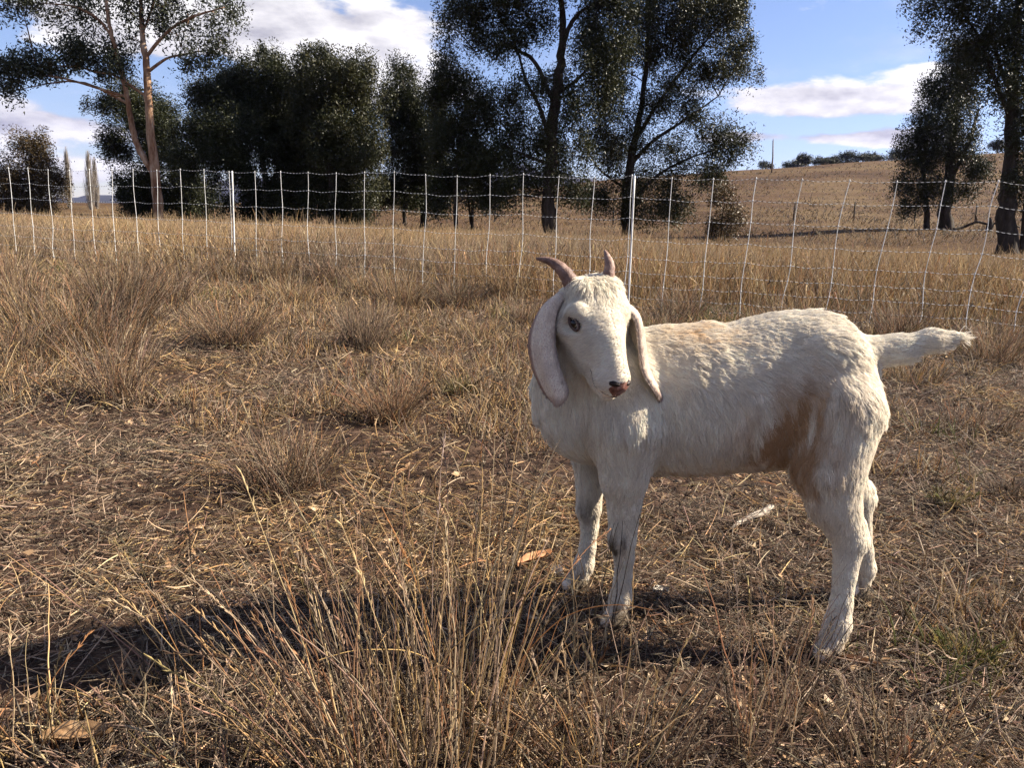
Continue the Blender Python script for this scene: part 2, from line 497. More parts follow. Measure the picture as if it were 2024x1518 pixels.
def goat_fields(P):
    sec = np.array(TRUNK)
    fine = spline(sec, 90)
    t = P[:, 0]; tc = np.clip(t, fine[0, 0], fine[-1, 0])
    oy, oz, hw, hh = (np.interp(tc, fine[:, 0], fine[:, i]) for i in (1, 2, 3, 4))
    a = P[:, 1] - oy; b = P[:, 2] - oz
    # rounder below than above: ribs spring from a narrow spine
    hw2 = hw * np.where(b > 0, 1 - .22 * np.clip(b / hh, 0, 1) ** 2, 1)
    k0 = np.sqrt((a / hw2) ** 2 + (b / hh) ** 2) + 1e-9; k1 = np.sqrt((a / hw2 ** 2) ** 2 + (b / hh ** 2) ** 2) + 1e-9
    d = np.where(k0 < .05, -np.minimum(hw, hh), k0 * (k0 - 1) / k1)
    dt = np.abs(t - tc)
    d = d - .0036 * fbm(P * AX((34, 16, 13)), 3, 91)
    out = {'trunk': np.where(dt > 0, np.sqrt(np.maximum(d, 0) ** 2 + dt ** 2), d)}
    sh = sd_ball(P, (.172, 1.122, .375), (.040, .022, .060)); hp_ = sd_ball(P, (.470, 1.125, .455), (.040, .026, .032))
    out['trunk'] = smin(smin(out['trunk'], sh, .02), hp_, .025)
    out['neck'] = sd_chain(P, NECK, .02)
    hd = sd_loft(P, HEAD_O, HF, HS, HN, [(a * FS / .87, *b) for a, *b in HEAD])
    h = lambda t, s, n: HEAD_O + HF * (t * FS) + HS * s + HN * n
    # jaw, cheeks, brow ridges, chin, lips
    hd = smin(hd, sd_chain(P, [(h(.040, 0, -.064), .029), (h(.085, 0, -.064), .0230), (h(.135, 0, -.064), .0160), (h(.160, 0, -.0635), .0120)], .01), .016)
    hd = smin(hd, sd_chain(P, [(h(.055, 0, -.008), .013), (h(.100, 0, -.016), .0115), (h(.140, 0, -.027), .0095)], .01), .008)
    for sg in (-1, 1):
        hd = smin(hd, sd_chain(P, [(h(.052, sg * .038, -.038), .0095), (h(.090, sg * .026, -.044), .0085), (h(.120, sg * .017, -.048), .006)], .008), .008)
        hd = smin(hd, sd_ball(P, h(.050, sg * .034, -.036), (.018, .018, .018)), .012)
        hd = smin(hd, sd_ball(P, h(.044, sg * .036, -.010), (.013, .013, .013)), .012)
        hd = smin(hd, sd_ball(P, h(.150, sg * .013, -.046), (.014, .014, .014)), .010)
        hd = smin(hd, sd_ball(P, h(.008, sg * .022, -.002), (.017, .017, .017)), .014)
        eye = sd_ball(P, h(.060, sg * .0490, -.022), (.0150, .0150, .0120))
        hd = -smin(-hd, eye, .005)
        nos = sd_cone(P, h(.171, sg * .0085, -.029), h(.164, sg * .0145, -.032), .0022, .0034)
        hd = -smin(-hd, nos, .003)
    # the mouth: a shallow groove round the muzzle
    for sg in (-1, 1):
        gr = sd_chain(P, [(h(.1755, 0., -.0555), .0016), (h(.166, sg * .013, -.0565), .0016), (h(.148, sg * .0245, -.0560), .0018), (h(.128, sg * .0290, -.0500), .0012)], .002)
        hd = -smin(-hd, gr, .003)
    out['head'] = hd
    out['tail'] = sd_chain(P, TAIL, .015)
    for k, pts in LEGS.items():
        l = sd_chain(P, pts, .006)
        hx, hy = HOOF_DIR[k]; c = AX(pts[-1][0])
        tip = c + AX((hx, hy, 0)) * .020 + AX((0, 0, -.006))
        l = smin(l, sd_cone(P, c, tip, .016, .012), .008)
        if 'hind' in k:                         # point of hock and the tendon above it
            j = AX(pts[3][0]); l = smin(l, sd_chain(P, [(j + (.012, .004, .022), .010), (j + (.014, .003, .004), .013)], .01), .014)
        out[k] = l
    return out


def goat_union(F):
    d = smin(F['trunk'], F['neck'], .05)
    for k in LEGS:
        d = smin(d, F[k], .018)
    d = smin(d, F['head'], .022)
    return smin(d, F['tail'], .022)


def to_surface(p, off):
    e = 5e-4
    d = goat_union(goat_fields(p))
    g = np.stack([goat_union(goat_fields(p + e * np.eye(3)[i])) - goat_union(goat_fields(p - e * np.eye(3)[i])) for i in range(3)], 1) / (2 * e)
    return p - nrm(g) * np.clip(d - off, -.004, .004)[:, None] * .7


def lap_smooth(v, f, it, lam=.5):
    e = np.concatenate([f[:, [0, 1]], f[:, [1, 2]], f[:, [2, 3]], f[:, [3, 0]]])
    for _ in range(it):
        s = np.zeros_like(v); c = np.zeros(len(v))
        for a, b in ((0, 1), (1, 0)):
            np.add.at(s, e[:, a], v[e[:, b]]); np.add.at(c, e[:, a], 1)
        v = v + lam * (s / c[:, None] - v)
    return v


def sample_surface(v, tri, n, weight=None):
    a, b, c = v[tri[:, 0]], v[tri[:, 1]], v[tri[:, 2]]
    nr = np.cross(b - a, c - a); area = np.linalg.norm(nr, axis=1) / 2
    w = area if weight is None else area * weight(((a + b + c) / 3))
    t = rng.choice(len(tri), n, p=w / w.sum())
    r1, r2 = np.sqrt(rng.random(n)), rng.random(n)
    bc = np.stack([1 - r1, r1 * (1 - r2), r1 * r2], 1)
    return t, bc


def vert_normals(v, tri):
    nr = np.cross(v[tri[:, 1]] - v[tri[:, 0]], v[tri[:, 2]] - v[tri[:, 0]])
    o = np.zeros_like(v)
    for i in range(3):
        np.add.at(o, tri[:, i], nr)
    return nrm(o)


def grow_fur(p, nr, d, length, lift, rad, k=6, clump=0., clump_n=1, jit=.12, curl=.0, above=None):
    """hair strands lying along d over the surface. p,nr,d (n,3), length, lift (n,)"""
    n = len(p)
    d = d + rng.normal(0, jit, (n, 3)); d = nrm(d - nr * np.sum(d * nr, 1)[:, None])
    t = np.linspace(0, 1, k)
    # rises first, then lies over
    rise = (t[None] - .62 * t[None] ** 2) * lift[:, None]
    pts = p[:, None] - nr[:, None] * .0006 + d[:, None] * (t[None, :, None] * length[:, None, None]) + nr[:, None] * (rise * length[:, None])[..., None]
    sag = np.zeros((n, k, 3)); sag[..., 2] = -(t ** 2)[None] * .16 * length[:, None]
    sag = sag - nr[:, None] * np.minimum(np.sum(sag * nr[:, None], -1, keepdims=True), 0)
    pts = pts + sag
    if clump > 0:
        m = max(1, n // clump_n)
        ctr = rng.choice(n, m, replace=False)
        kd = kdtree.KDTree(m)
        for j, c in enumerate(ctr):
            kd.insert(p[c], j)
        kd.balance()
        own = np.array([ctr[kd.find(q)[1]] for q in p])
        pull = (clump * t ** 1.3)[None, :, None] * (.5 + .5 * rng.random(n))[:, None, None]
        pts = pts + (pts[own] - pts) * pull
    if above is not None:           # no strand may run below the skin it lies on
        ix = np.array([1, k // 2, k - 1])
        dd = above(pts[:, ix].reshape(-1, 3)).reshape(n, 3)
        push = np.clip(.0004 + .12 * t[ix][None] * length[:, None] - dd, 0, .02)
        tk = np.arange(k)
        lo_ = np.where(tk <= ix[1], 0, 1); sp_ = np.where(tk <= ix[0], 0., np.where(tk <= ix[1], (tk - ix[0]) / (ix[1] - ix[0]), (tk - ix[1]) / (ix[2] - ix[1])))
        full = push[:, lo_] * (1 - sp_)[None] + push[:, lo_ + 1] * sp_[None]; full[:, 0] = 0
        pts = pts + nr[:, None] * full[..., None]
    if curl:
        ph = rng.random((n, 1)) * 6.28
        side = np.cross(nr, d)
        pts = pts + side[:, None] * (np.sin(t[None] * 5 + ph) * t[None] * curl * length[:, None])[..., None]
    r = rad[:, None] * (1 - .75 * t[None] ** 1.5)
    return pts, r


def coat_colour(p, F=None):
    """cream white with the stains the animal carries: rust at the withers, brown on the flank before the thigh; also shade painted behind the ear."""
    n = len(p)
    base = np.array([.87, .78, .64])[None] * (1 + .10 * rng.normal(0, 1, (n, 1)))
    base = base * (1 + .07 * fbm(p * 22, 3, 31)[:, None] + .10 * fbm(p * AX((120, 120, 40)), 2, 32)[:, None])
    def stain_or_shade(c, r, amt, col, seed):
        q = (p - AX(c)) / AX(r); g = np.exp(-np.sum(q * q, 1)) * np.clip(.72 + 1.0 * fbm(p * AX((95, 95, 22)) + AX((0, 0, 1)) * p[:, :1] * 30, 3, seed), 0, 2.)
        g = np.clip(g * amt, 0, .92)[:, None]
        return g, np.array(col)[None]
    for c, r, amt, col, seed in COAT_STAINS_AND_SHADE:
        g, cl = stain_or_shade(c, r, amt, col, seed); base = base * (1 - g) + cl * g
    return np.clip(base, .02, .95)


COAT_STAINS_AND_SHADE = [   # place, extent, strength, colour
    ((.066, 1.072, .492), (.012, .022, .034), 1.0, (.13, .09, .075), 40), ((.150, 1.02, .45), (.012, .03, .014), .5, (.62, .42, .32), 39),  # first entry: shadow between ear and eye, painted into the cheek fur
    ((.27, 1.12, .478), (.050, .06, .022), .75, (.74, .44, .17), 41),
    ((.215, 1.12, .49), (.04, .06, .02), .35, (.74, .5, .24), 42),
    ((.405, 1.09, .330), (.064, .05, .085), 1.25, (.43, .24, .11), 43),
    ((.43, 1.09, .395), (.040, .05, .040), .55, (.55, .34, .17), 44),
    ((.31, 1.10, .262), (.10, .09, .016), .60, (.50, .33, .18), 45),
    ((.165, 1.110, .152), (.028, .022, .026), .95, (.10, .07, .045), 46),
    ((.128, 1.238, .160), (.020, .020, .022), .6, (.10, .07, .045), 47),
    ((.495, 1.06, .020), (.06, .05, .032), 1.0, (.36, .25, .16), 48), ((.18, 1.13, .020), (.05, .05, .032), 1.0, (.36, .25, .16), 49), ((.63, 1.28, .020), (.06, .05, .032), 1.0, (.36, .25, .16), 51),
    ((.125, 1.26, .020), (.05, .05, .032), 1.0, (.36, .25, .16), 50),
]


def mat_fur(name):
    m, nt, b = mat_new(name)
    a = nt.nodes.new('ShaderNodeAttribute'); a.attribute_name = 'tint'
    nt.links.new(a.outputs['Vector'], b.inputs['Base Color'])
    b.inputs['Roughness'].default_value = .45; b.inputs['Specular IOR Level'].default_value = .35
    tr = nt.nodes.new('ShaderNodeBsdfTranslucent'); nt.links.new(a.outputs['Vector'], tr.inputs[0])
    mx = nt.nodes.new('ShaderNodeMixShader'); mx.inputs[0].default_value = .30
    nt.links.new(b.outputs[0], mx.inputs[1]); nt.links.new(tr.outputs[0], mx.inputs[2])
    nt.links.new(mx.outputs[0], nt.nodes['Material Output'].inputs[0])
    return m


def build_goat():
    h = .0042
    lo = AX((-.02, .92, -.01)); hi = AX((.80, 1.36, .61))
    nx, ny, nz = (np.ceil((hi - lo) / h)).astype(int)
    gx, gy, gz = (lo[i] + h * np.arange(m) for i, m in enumerate((nx, ny, nz)))
    # coarse pass decides where the fine field is needed
    st = 4
    cx, cy, cz = gx[::st], gy[::st], gz[::st]
    Pc = np.stack(np.meshgrid(cx, cy, cz, indexing='ij'), -1).reshape(-1, 3)
    dc = goat_union(goat_fields(Pc)).reshape(len(cx), len(cy), len(cz))
    full = np.repeat(np.repeat(np.repeat(dc, st, 0), st, 1), st, 2)[:nx, :ny, :nz].copy()
    need = np.abs(full) < .034
    P = np.argwhere(need)
    W = lo + h * P
    full[need] = goat_union(goat_fields(W))
    v, f = surface_nets(full, lo, h)
    v = lap_smooth(v, f, 2, .45)
    root = empty('goat', (.36, 1.18, 0.))
    tag(root, 'young white floppy-eared goat standing in dry grass looking back', 'goat')
    O = AX((.36, 1.18, 0.))
    skin = mat_noise('goat_skin', [(.35, (.66, .56, .46)), (.6, (.76, .67, .56))], 30, .8)
    # every quad must face outwards
    tri = np.concatenate([f[:, [0, 1, 2]], f[:, [0, 2, 3]]])
    vn = vert_normals(v, tri)
    e = .002
    g = goat_union(goat_fields(v + vn * e)) - goat_union(goat_fields(v - vn * e))
    if np.mean(g < 0) > .5:
        f = f[:, ::-1]; tri = tri[:, ::-1]; vn = -vn
    body = mesh_obj('body', v - O, f, skin, root)

    # ---- coat
    fur = mat_fur('goat_hair')
    def dens(c):
        hd_ = np.exp(-(np.linalg.norm(c - (HEAD_O + HF * .07), axis=1) / .09) ** 2)
        return 1. + 1.6 * hd_ + .25 * np.clip((.3 - c[:, 2]) / .2, 0, 1)
    n = FUR_N
    ti, bc = sample_surface(v, tri, n, dens)
    p = np.einsum('ni,nij->nj', bc, v[tri[ti]]); nr = nrm(np.einsum('ni,nij->nj', bc, vn[tri[ti]]))
    Fd = goat_fields(p)
    keys = list(Fd); D = np.stack([Fd[k] for k in keys], 1)
    Wt = np.exp(-np.clip(D - D.min(1, keepdims=True), 0, .2) / .010); Wt /= Wt.sum(1, keepdims=True)
    w = {k: Wt[:, i] for i, k in enumerate(keys)}
    q = p - HEAD_O; ht, hs, hn = q @ HF / FS, q @ HS, q @ HN
    is_head = D[:, keys.index('head')] < np.minimum(D[:, keys.index('neck')], D[:, keys.index('trunk')])
    keep = np.ones(n, bool)
    for sg in (-1, 1):       # bare round the eyes, the nose pad and the lips
        keep &= np.linalg.norm(q - (HF * .058 * FS + HS * sg * .0455 + HN * -.021), axis=1) > .0102
        keep &= ~((ht > .155) & (hn > -.045) & (hn < -.0260) & is_head & (np.abs(hs) < .0135))
    keep &= ~((p[:, 2] < .024 + .006 * rng.random(n)))
    for sg in (-1, 1):
        kn = spline(np.array([(.178, 0., -.0555), (.168, sg * .013, -.0565), (.149, sg * .025, -.0555), (.127, sg * .0300, -.0490)]), 14)
        ml = HEAD_O + np.outer(kn[:, 0] * FS, HF) + np.outer(kn[:, 1], HS) + np.outer(kn[:, 2], HN)
        keep &= np.min(np.linalg.norm(p[:, None] - ml[None], axis=2), 1) > .0042
    dn = np.zeros((n, 3)); zr = np.clip((p[:, 2] - .36) / .12, -1, 1)
    flank = np.c_[np.where(zr > .35, .9, .42), np.zeros(n), -np.where(zr > .35, .5, 1.)]
    flank = flank + np.clip((zr[:, None] - .5) * 2, 0, 1) * AX((.8, 0, 0))
    swirl = fbm(p * 9, 2, 61); flank = flank + np.c_[swirl * .55, np.zeros(n), swirl * .12]
    rump = np.clip((p[:, 0] - .50) / .07, 0, 1)[:, None]
    flank = flank * (1 - rump) + rump * AX((.12, 0, -1.))
    dn += flank * w['trunk'][:, None]
    nk = np.c_[.22 + .6 * fbm(p * 10, 2, 62), np.zeros(n), -np.ones(n)]
    dn += nk * w['neck'][:, None]
    face = HF[None] * np.where(ht < .035, .9, -.35)[:, None] + HS[None] * (np.sign(hs) * np.clip(np.abs(hs) / .012, 0, 1))[:, None] * .75 - HN[None] * .5 + AX((0, 0, -.15))
    dn += face * w['head'][:, None]
    dn += AX((.93, -.06, .26))[None] * w['tail'][:, None]
    for k in LEGS:
        dn += np.c_[.12 + .5 * fbm(p * 20, 2, 63), np.zeros(n), -np.ones(n)] * w[k][:, None]
    L = .021 * w['trunk'] + .023 * w['neck'] + w['tail'] * (.017 + .012 * np.clip((p[:, 0] - .62) / .1, 0, 1))
    L = L + w['head'] * np.where(ht < .03, .0125, np.where(ht > .12, .0045, .0072))
    legl = np.interp(p[:, 2], [0, .03, .10, .20, .30], [.012, .012, .0085, .012, .022])
    for k in LEGS:
        L = L + legl * w[k]
    und = (w['tail'] > .3) & (nr[:, 2] < -.2); L = np.where(und, L * 1.6, L)
    bel = (w['trunk'] > .5) & (nr[:, 2] < -.5); L = np.where(bel, L * .55, L)
    L = L * (.65 + .6 * rng.random(n))
    lift = np.clip(.22 + .10 * rng.random(n) + .10 * fbm(p * 26, 2, 64) + .12 * fbm(p * AX((110, 110, 45)), 2, 65), .12, .6)
    lift = np.where(is_head, lift * .9, lift)
    rad = np.where(is_head, .00026, .00036) * (.8 + .4 * rng.random(n))
    big = keep & ~is_head; sm = keep & is_head
    P1, R1 = grow_fur(p[big], nr[big], dn[big], L[big], lift[big], rad[big], 6, .70, 32, .14, .07, lambda q_: goat_union(goat_fields(q_)))
    P2, R2 = grow_fur(p[sm], nr[sm], dn[sm], L[sm], lift[sm], rad[sm], 6, .55, 14, .14, .03, lambda q_: goat_union(goat_fields(q_)))
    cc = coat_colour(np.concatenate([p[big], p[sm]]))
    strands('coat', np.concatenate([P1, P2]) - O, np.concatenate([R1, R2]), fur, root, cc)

    # ---- eyes
    eye_m, nt, b = mat_new('goat_eye'); b.inputs['Base Color'].default_value = (.008, .005, .003, 1); b.inputs['Roughness'].default_value = .16; b.inputs['Specular IOR Level'].default_value = .3
    lid_m = mat_noise('goat_eyelid', [(.4, (.045, .028, .022)), (.7, (.13, .075, .06))], 120, .6)
    for sg in (-1, 1):
        c = HEAD_O + HF * .058 * FS + HS * sg * .0358 + HN * -.021
        th, ph = np.meshgrid(np.linspace(0, math.pi, 13), np.linspace(0, 2 * math.pi, 20, endpoint=False), indexing='ij')
        sp = np.stack([np.sin(th) * np.cos(ph), np.sin(th) * np.sin(ph), np.cos(th)], -1).reshape(-1, 3) * .0103
        fi = [(i * 20 + j, i * 20 + (j + 1) % 20, (i + 1) * 20 + (j + 1) % 20, (i + 1) * 20 + j) for i in range(12) for j in range(20)]
        mesh_obj('eye', sp + c - O, fi, eye_m, root)
        # eyelid rim: an almond ring on the socket
        a = np.linspace(0, 2 * math.pi, 27)
        out = nrm(HS * sg + HF * .15 + HN * .25)
        e1 = nrm(HF - out * (HF @ out)); e2 = np.cross(out, e1)
        rim = c + out * .0078 + np.outer(np.cos(a) * .0105, e1) + np.outer(np.sin(a) * .0058 * np.where(np.sin(a) > 0, 1, .9), e2)
        rv, rf = tube(rim, np.full(27, .0023), 6, cap=False)
        lid = mesh_obj('eyelid', rv - O, rf, lid_m, root)

        # lashes along the upper lid
        m_ = 30; aa = np.linspace(.25, 2.9, m_) if True else None
        b0 = c + out * .0086 + np.outer(np.cos(aa) * .0105, e1) * 1.0 + np.outer(np.sin(aa) * .0064, e2) * (1 if (e2 @ HN) > 0 else -1)
        dl = nrm(out[None] * .9 + HN[None] * .35 - AX((0, 0, .25))[None] + .2 * rng.normal(0, 1, (m_, 3)))
        LP = b0[:, None] + dl[:, None] * (np.linspace(0, 1, 4)[None, :, None] * (.004 + .003 * rng.random((m_, 1, 1))))
        strands('eyelashes', LP - O, np.tile(np.array([.00022, .0002, .00015, .00005]), (m_, 1)), fur, lid, np.tile([.45, .38, .31], (m_, 1)))

    # ---- nose pad (drapes round the muzzle tip) with nostrils
    nose_m = mat_noise('goat_nose', [(.3, (.07, .030, .024)), (.5, (.19, .085, .065)), (.7, (.40, .24, .19))], 190, .38, .5, 500, dist=.001)
    dark_m = mat_noise('goat_nostril', [(.4, (.016, .008, .007)), (.7, (.03, .014, .012))], 90, .6)
    lip_m = mat_noise('goat_lip', [(.4, (.07, .04, .032)), (.7, (.16, .09, .07))], 90, .7)
    gu, gv = np.meshgrid(np.linspace(-1, 1, 15), np.linspace(0, 1, 13), indexing='ij')
    s_ = gu * (.0085 + .0085 * np.sin(np.clip(gv * 1.25, 0, 1.2) * math.pi * .72)) * np.where(gv > .6, 1 - .8 * (gv - .6), 1); n_ = -.0255 - .0245 * gv - .0030 * gu ** 2 * (1 - gv)
    start = (HEAD_O[None] + HF * .20 + np.outer(s_.ravel(), HS) + np.outer(n_.ravel(), HN))
    pos = start.copy()
    for _ in range(14):
        pos = pos - HF * np.clip(goat_union(goat_fields(pos)) - .0012, -.01, .02)[:, None] * .8
    bulge = (1 - gu.ravel() ** 2) * np.sin(gv.ravel() * math.pi) * .0012
    pos = pos + HF * bulge[:, None]
    q4 = [(i * 13 + j, (i + 1) * 13 + j, (i + 1) * 13 + j + 1, i * 13 + j + 1) for i in range(14) for j in range(12)]
    nose = mesh_obj('nose', pos - O, q4, nose_m, root)
    for sg in (-1, 1):
        a = np.linspace(0, 1, 9)
        path = HEAD_O + np.outer((.1735 - a * .0085) * FS, HF) + np.outer(sg * (.0055 + a * .0105), HS) + np.outer(-.029 - .0065 * np.sin(a * 2.6), HN)
        for _ in range(10):
            path = to_surface(path, .0004)
        rv, rf = tube(path, .0042 * np.sin(np.linspace(.35, 2.6, 9)), 8)
        mesh_obj('nostril', rv - O, rf, dark_m, nose)
    # mouth line
    for sg in (-1, 1):
        kn = np.array([(.178, 0., -.0555), (.168, sg * .013, -.0565), (.149, sg * .025, -.0555), (.127, sg * .0300, -.0490)])
        k2 = spline(kn, 14); path = HEAD_O + np.outer(k2[:, 0] * FS, HF) + np.outer(k2[:, 1], HS) + np.outer(k2[:, 2], HN)
        for _ in range(10):
            path = to_surface(path, .0005)
        rv, rf = tube(path, np.linspace(.0017, .0004, 14), 6)
        mesh_obj('mouth', rv - O, rf, lip_m, root)

    # ---- horns
    horn_m = mat_noise('goat_horn', [(.3, (.10, .055, .042)), (.55, (.22, .135, .105)), (.75, (.42, .32, .25))], 55, .55, .6, 260, dist=.002)
    for pts, rb in HORNS:
        pa = spline(np.array(pts), 26)
        t = np.linspace(0, 1, 26)
        r = rb * (1 - t) ** .72 * (1 + .05 * np.sin(t * 46)) + .0009
        rv, rf = tube(pa, r, 12)
        mesh_obj('horn', rv - O, rf, horn_m, root)

    # ---- ears
    ear_m = mat_noise('goat_ear_skin', [(.35, (.45, .31, .25)), (.6, (.62, .49, .40)), (.75, (.70, .60, .50))], 45, .8)
    for rows, cup in EARS:
        rows = spline(np.array(rows), 30)          # x y z | width-vector | half width
        nu = 13
        u = np.linspace(-1, 1, nu)
        cen, wv, hw = rows[:, :3], nrm(rows[:, 3:6]), rows[:, 6]
        tan = nrm(np.gradient(cen, axis=0)); nn = nrm(np.cross(tan, wv))
        prof = cup * (u ** 2 - .4) if cup > 0 else -1.35 * np.clip(-(u + .32), 0, None) ** 1.1 - .45 * np.clip(u - .45, 0, None) ** 1.5 + .10 * np.sin(u * 5)
        mid = cen[:, None] + wv[:, None] * (u[None, :, None] * hw[:, None, None]) + nn[:, None] * (prof[None, :, None] * hw[:, None, None])
        th = .0022
        top = mid + nn[:, None] * th; bot = mid - nn[:, None] * th
        V = np.concatenate([top.reshape(-1, 3), bot.reshape(-1, 3)]); m_ = 30 * nu
        fc = []
        for i in range(29):
            for j in range(nu - 1):
                a, b_, c_, d_ = i * nu + j, i * nu + j + 1, (i + 1) * nu + j + 1, (i + 1) * nu + j
                fc.append((a, b_, c_, d_)); fc.append((m_ + d_, m_ + c_, m_ + b_, m_ + a))
        for i in range(29):
            for j, fl in ((0, 0), (nu - 1, 1)):
                a, d_ = i * nu + j, (i + 1) * nu + j
                fc.append((a, d_, m_ + d_, m_ + a) if not fl else (d_, a, m_ + a, m_ + d_))
        for j in range(nu - 1):
            a, b_ = j, j + 1; fc.append((b_, a, m_ + a, m_ + b_))
            a, b_ = 29 * nu + j, 29 * nu + j + 1; fc.append((a, b_, m_ + b_, m_ + a))
        ear = mesh_obj('ear', V - O, fc, ear_m, root)
        et = np.array([(q[0], q[1], q[2]) for q in fc] + [(q[0], q[2], q[3]) for q in fc])
        en = vert_normals(V, et)
        k = 20000
        ti, bc = sample_surface(V, et, k)
        pp = np.einsum('ni,nij->nj', bc, V[et[ti]]); pn = nrm(np.einsum('ni,nij->nj', bc, en[et[ti]]))
        tip = np.tile(AX((0, 0, -1.)), (k, 1)) + .25 * rng.normal(0, 1, (k, 3))
        ll = .0052 * (.6 + .7 * rng.random(k)); lf = np.full(k, .35)
        PP, RR = grow_fur(pp, pn, tip, ll, lf, np.full(k, .00030), 5, .3, 10, .2)
        ec = np.array([.82, .72, .61])[None] * (1 + .12 * rng.normal(0, 1, (k, 1)))
        frac = (pp[:, 2] - V[:, 2].min()) / (V[:, 2].max() - V[:, 2].min())
        gq = np.clip(.75 * np.exp(-(frac / .10) ** 2) + .35 * fbm(pp * 60, 2, 71), 0, .8)[:, None]
        ec = ec * (1 - gq) + np.array([.40, .30, .26])[None] * gq
        o_ = np.argsort(rows[:, 2]); cz = np.stack([np.interp(pp[:, 2], rows[o_, 2], rows[o_, i]) for i in (0, 1, 6)], 1)
        us = ((pp[:, 0] - cz[:, 0]) * wv[15, 0] + (pp[:, 1] - cz[:, 1]) * wv[15, 1]) / (cz[:, 2] + 1e-4)
        if cup < 0:
            q_ = np.clip((-us - .38) * 4, 0, 1)[:, None] * .9; ec = ec * (1 - q_) + np.array([.34, .23, .20])[None] * q_
        ed = np.clip((np.abs(us) - .8) * 5 + .5 * fbm(pp * 160, 2, 72), 0, 1)[:, None] * .7; ec = ec * (1 - ed) + np.array([.22, .15, .13])[None] * ed
        strands('ear_hair', PP - O, RR, fur, ear, np.clip(ec, .02, .9))

    # ---- hooves: two claws on each foot
    hoof_m = mat_noise('goat_hoof', [(.3, (.05, .037, .027)), (.6, (.13, .10, .07)), (.8, (.24, .19, .13))], 60, .6, .5, 220, dist=.002)
    for k, pts in LEGS.items():
        c = AX(pts[-1][0]); hx, hy = HOOF_DIR[k]; fw = nrm(AX((hx, hy, 0.))); sd = AX((-fw[1], fw[0], 0.))
        gz0 = float(land(np.array([c[0]]), np.array([c[1]]))[0])
        parts = []
        for sg in (-1, 1):
            o = AX((c[0], c[1], gz0 - .003)) + sd * sg * .0095 - fw * .008
            rows = []
            for zz, back, front, half in ((0, -.010, .040, .0098), (.010, -.010, .037, .0098), (.022, -.008, .028, .0090), (.030, -.004, .020, .0075)):
                a = np.linspace(0, 2 * math.pi, 14, endpoint=False)
                ln = (front - back) / 2; mc = (front + back) / 2
                x_ = mc + ln * np.cos(a) * 1.0; y_ = half * np.sin(a) * (1 - .45 * np.clip(np.cos(a), 0, 1)) + sg * .002
                rows.append(o + np.outer(x_, fw) + np.outer(y_, sd) + AX((0, 0, zz)))
            vv = np.concatenate(rows); ff = [(i * 14 + j, i * 14 + (j + 1) % 14, (i + 1) * 14 + (j + 1) % 14, (i + 1) * 14 + j) for i in range(3) for j in range(14)]
            ff += [tuple(range(13, -1, -1)), tuple(42 + j for j in range(14))]
            parts.append((vv, ff))
        vv, ff = join(parts)
        mesh_obj('hoof', vv - O, ff, hoof_m, root)


FUR_N = 240000
HORNS = [
    ([(.080, 1.082, .540), (.066, 1.082, .561), (.048, 1.085, .574), (.026, 1.090, .578)], .0120),
    ([(.128, 1.098, .548), (.131, 1.104, .570), (.128, 1.114, .583), (.125, 1.124, .592)], .0088),
]
EARS = [   # centre x y z, direction across the ear, half-width
    ([(0.064, 1.084, .532, .7, -.6, -.2, .010), (0.043, 1.078, .510, .8, -.55, 0, .017), (0.033, 1.068, .468, .85, -.5, 0, .0235),
      (0.040, 1.058, .428, .85, -.5, 0, .0260), (0.053, 1.050, .400, .85, -.5, .1, .0240), (0.060, 1.046, .387, .85, -.5, .1, .0145), (0.063, 1.045, .380, .85, -.5, .1, .004)], -.85),
    ([(.150, 1.106, .520, .3, -.9, -.2, .011), (.172, 1.112, .502, .20, -.97, 0, .018), (.182, 1.112, .468, .12, -.99, 0, .022),
      (.189, 1.108, .430, .12, -.99, 0, .022), (.204, 1.104, .400, .3, -.95, 0, .018), (.216, 1.102, .384, .4, -.9, 0, .007)], .55),
]


# ------------------------------------------------------------------ electric netting fence
FENCE_O, FENCE_A, FENCE_STEP, FENCE_H = np.array([-5.66, 8.82]), math.radians(-21.15), .305, 1.04


def fence_xy(k):
    k = np.asarray(k, float)
    return FENCE_O[0] + k * FENCE_STEP * math.cos(FENCE_A), FENCE_O[1] + k * FENCE_STEP * math.sin(FENCE_A)


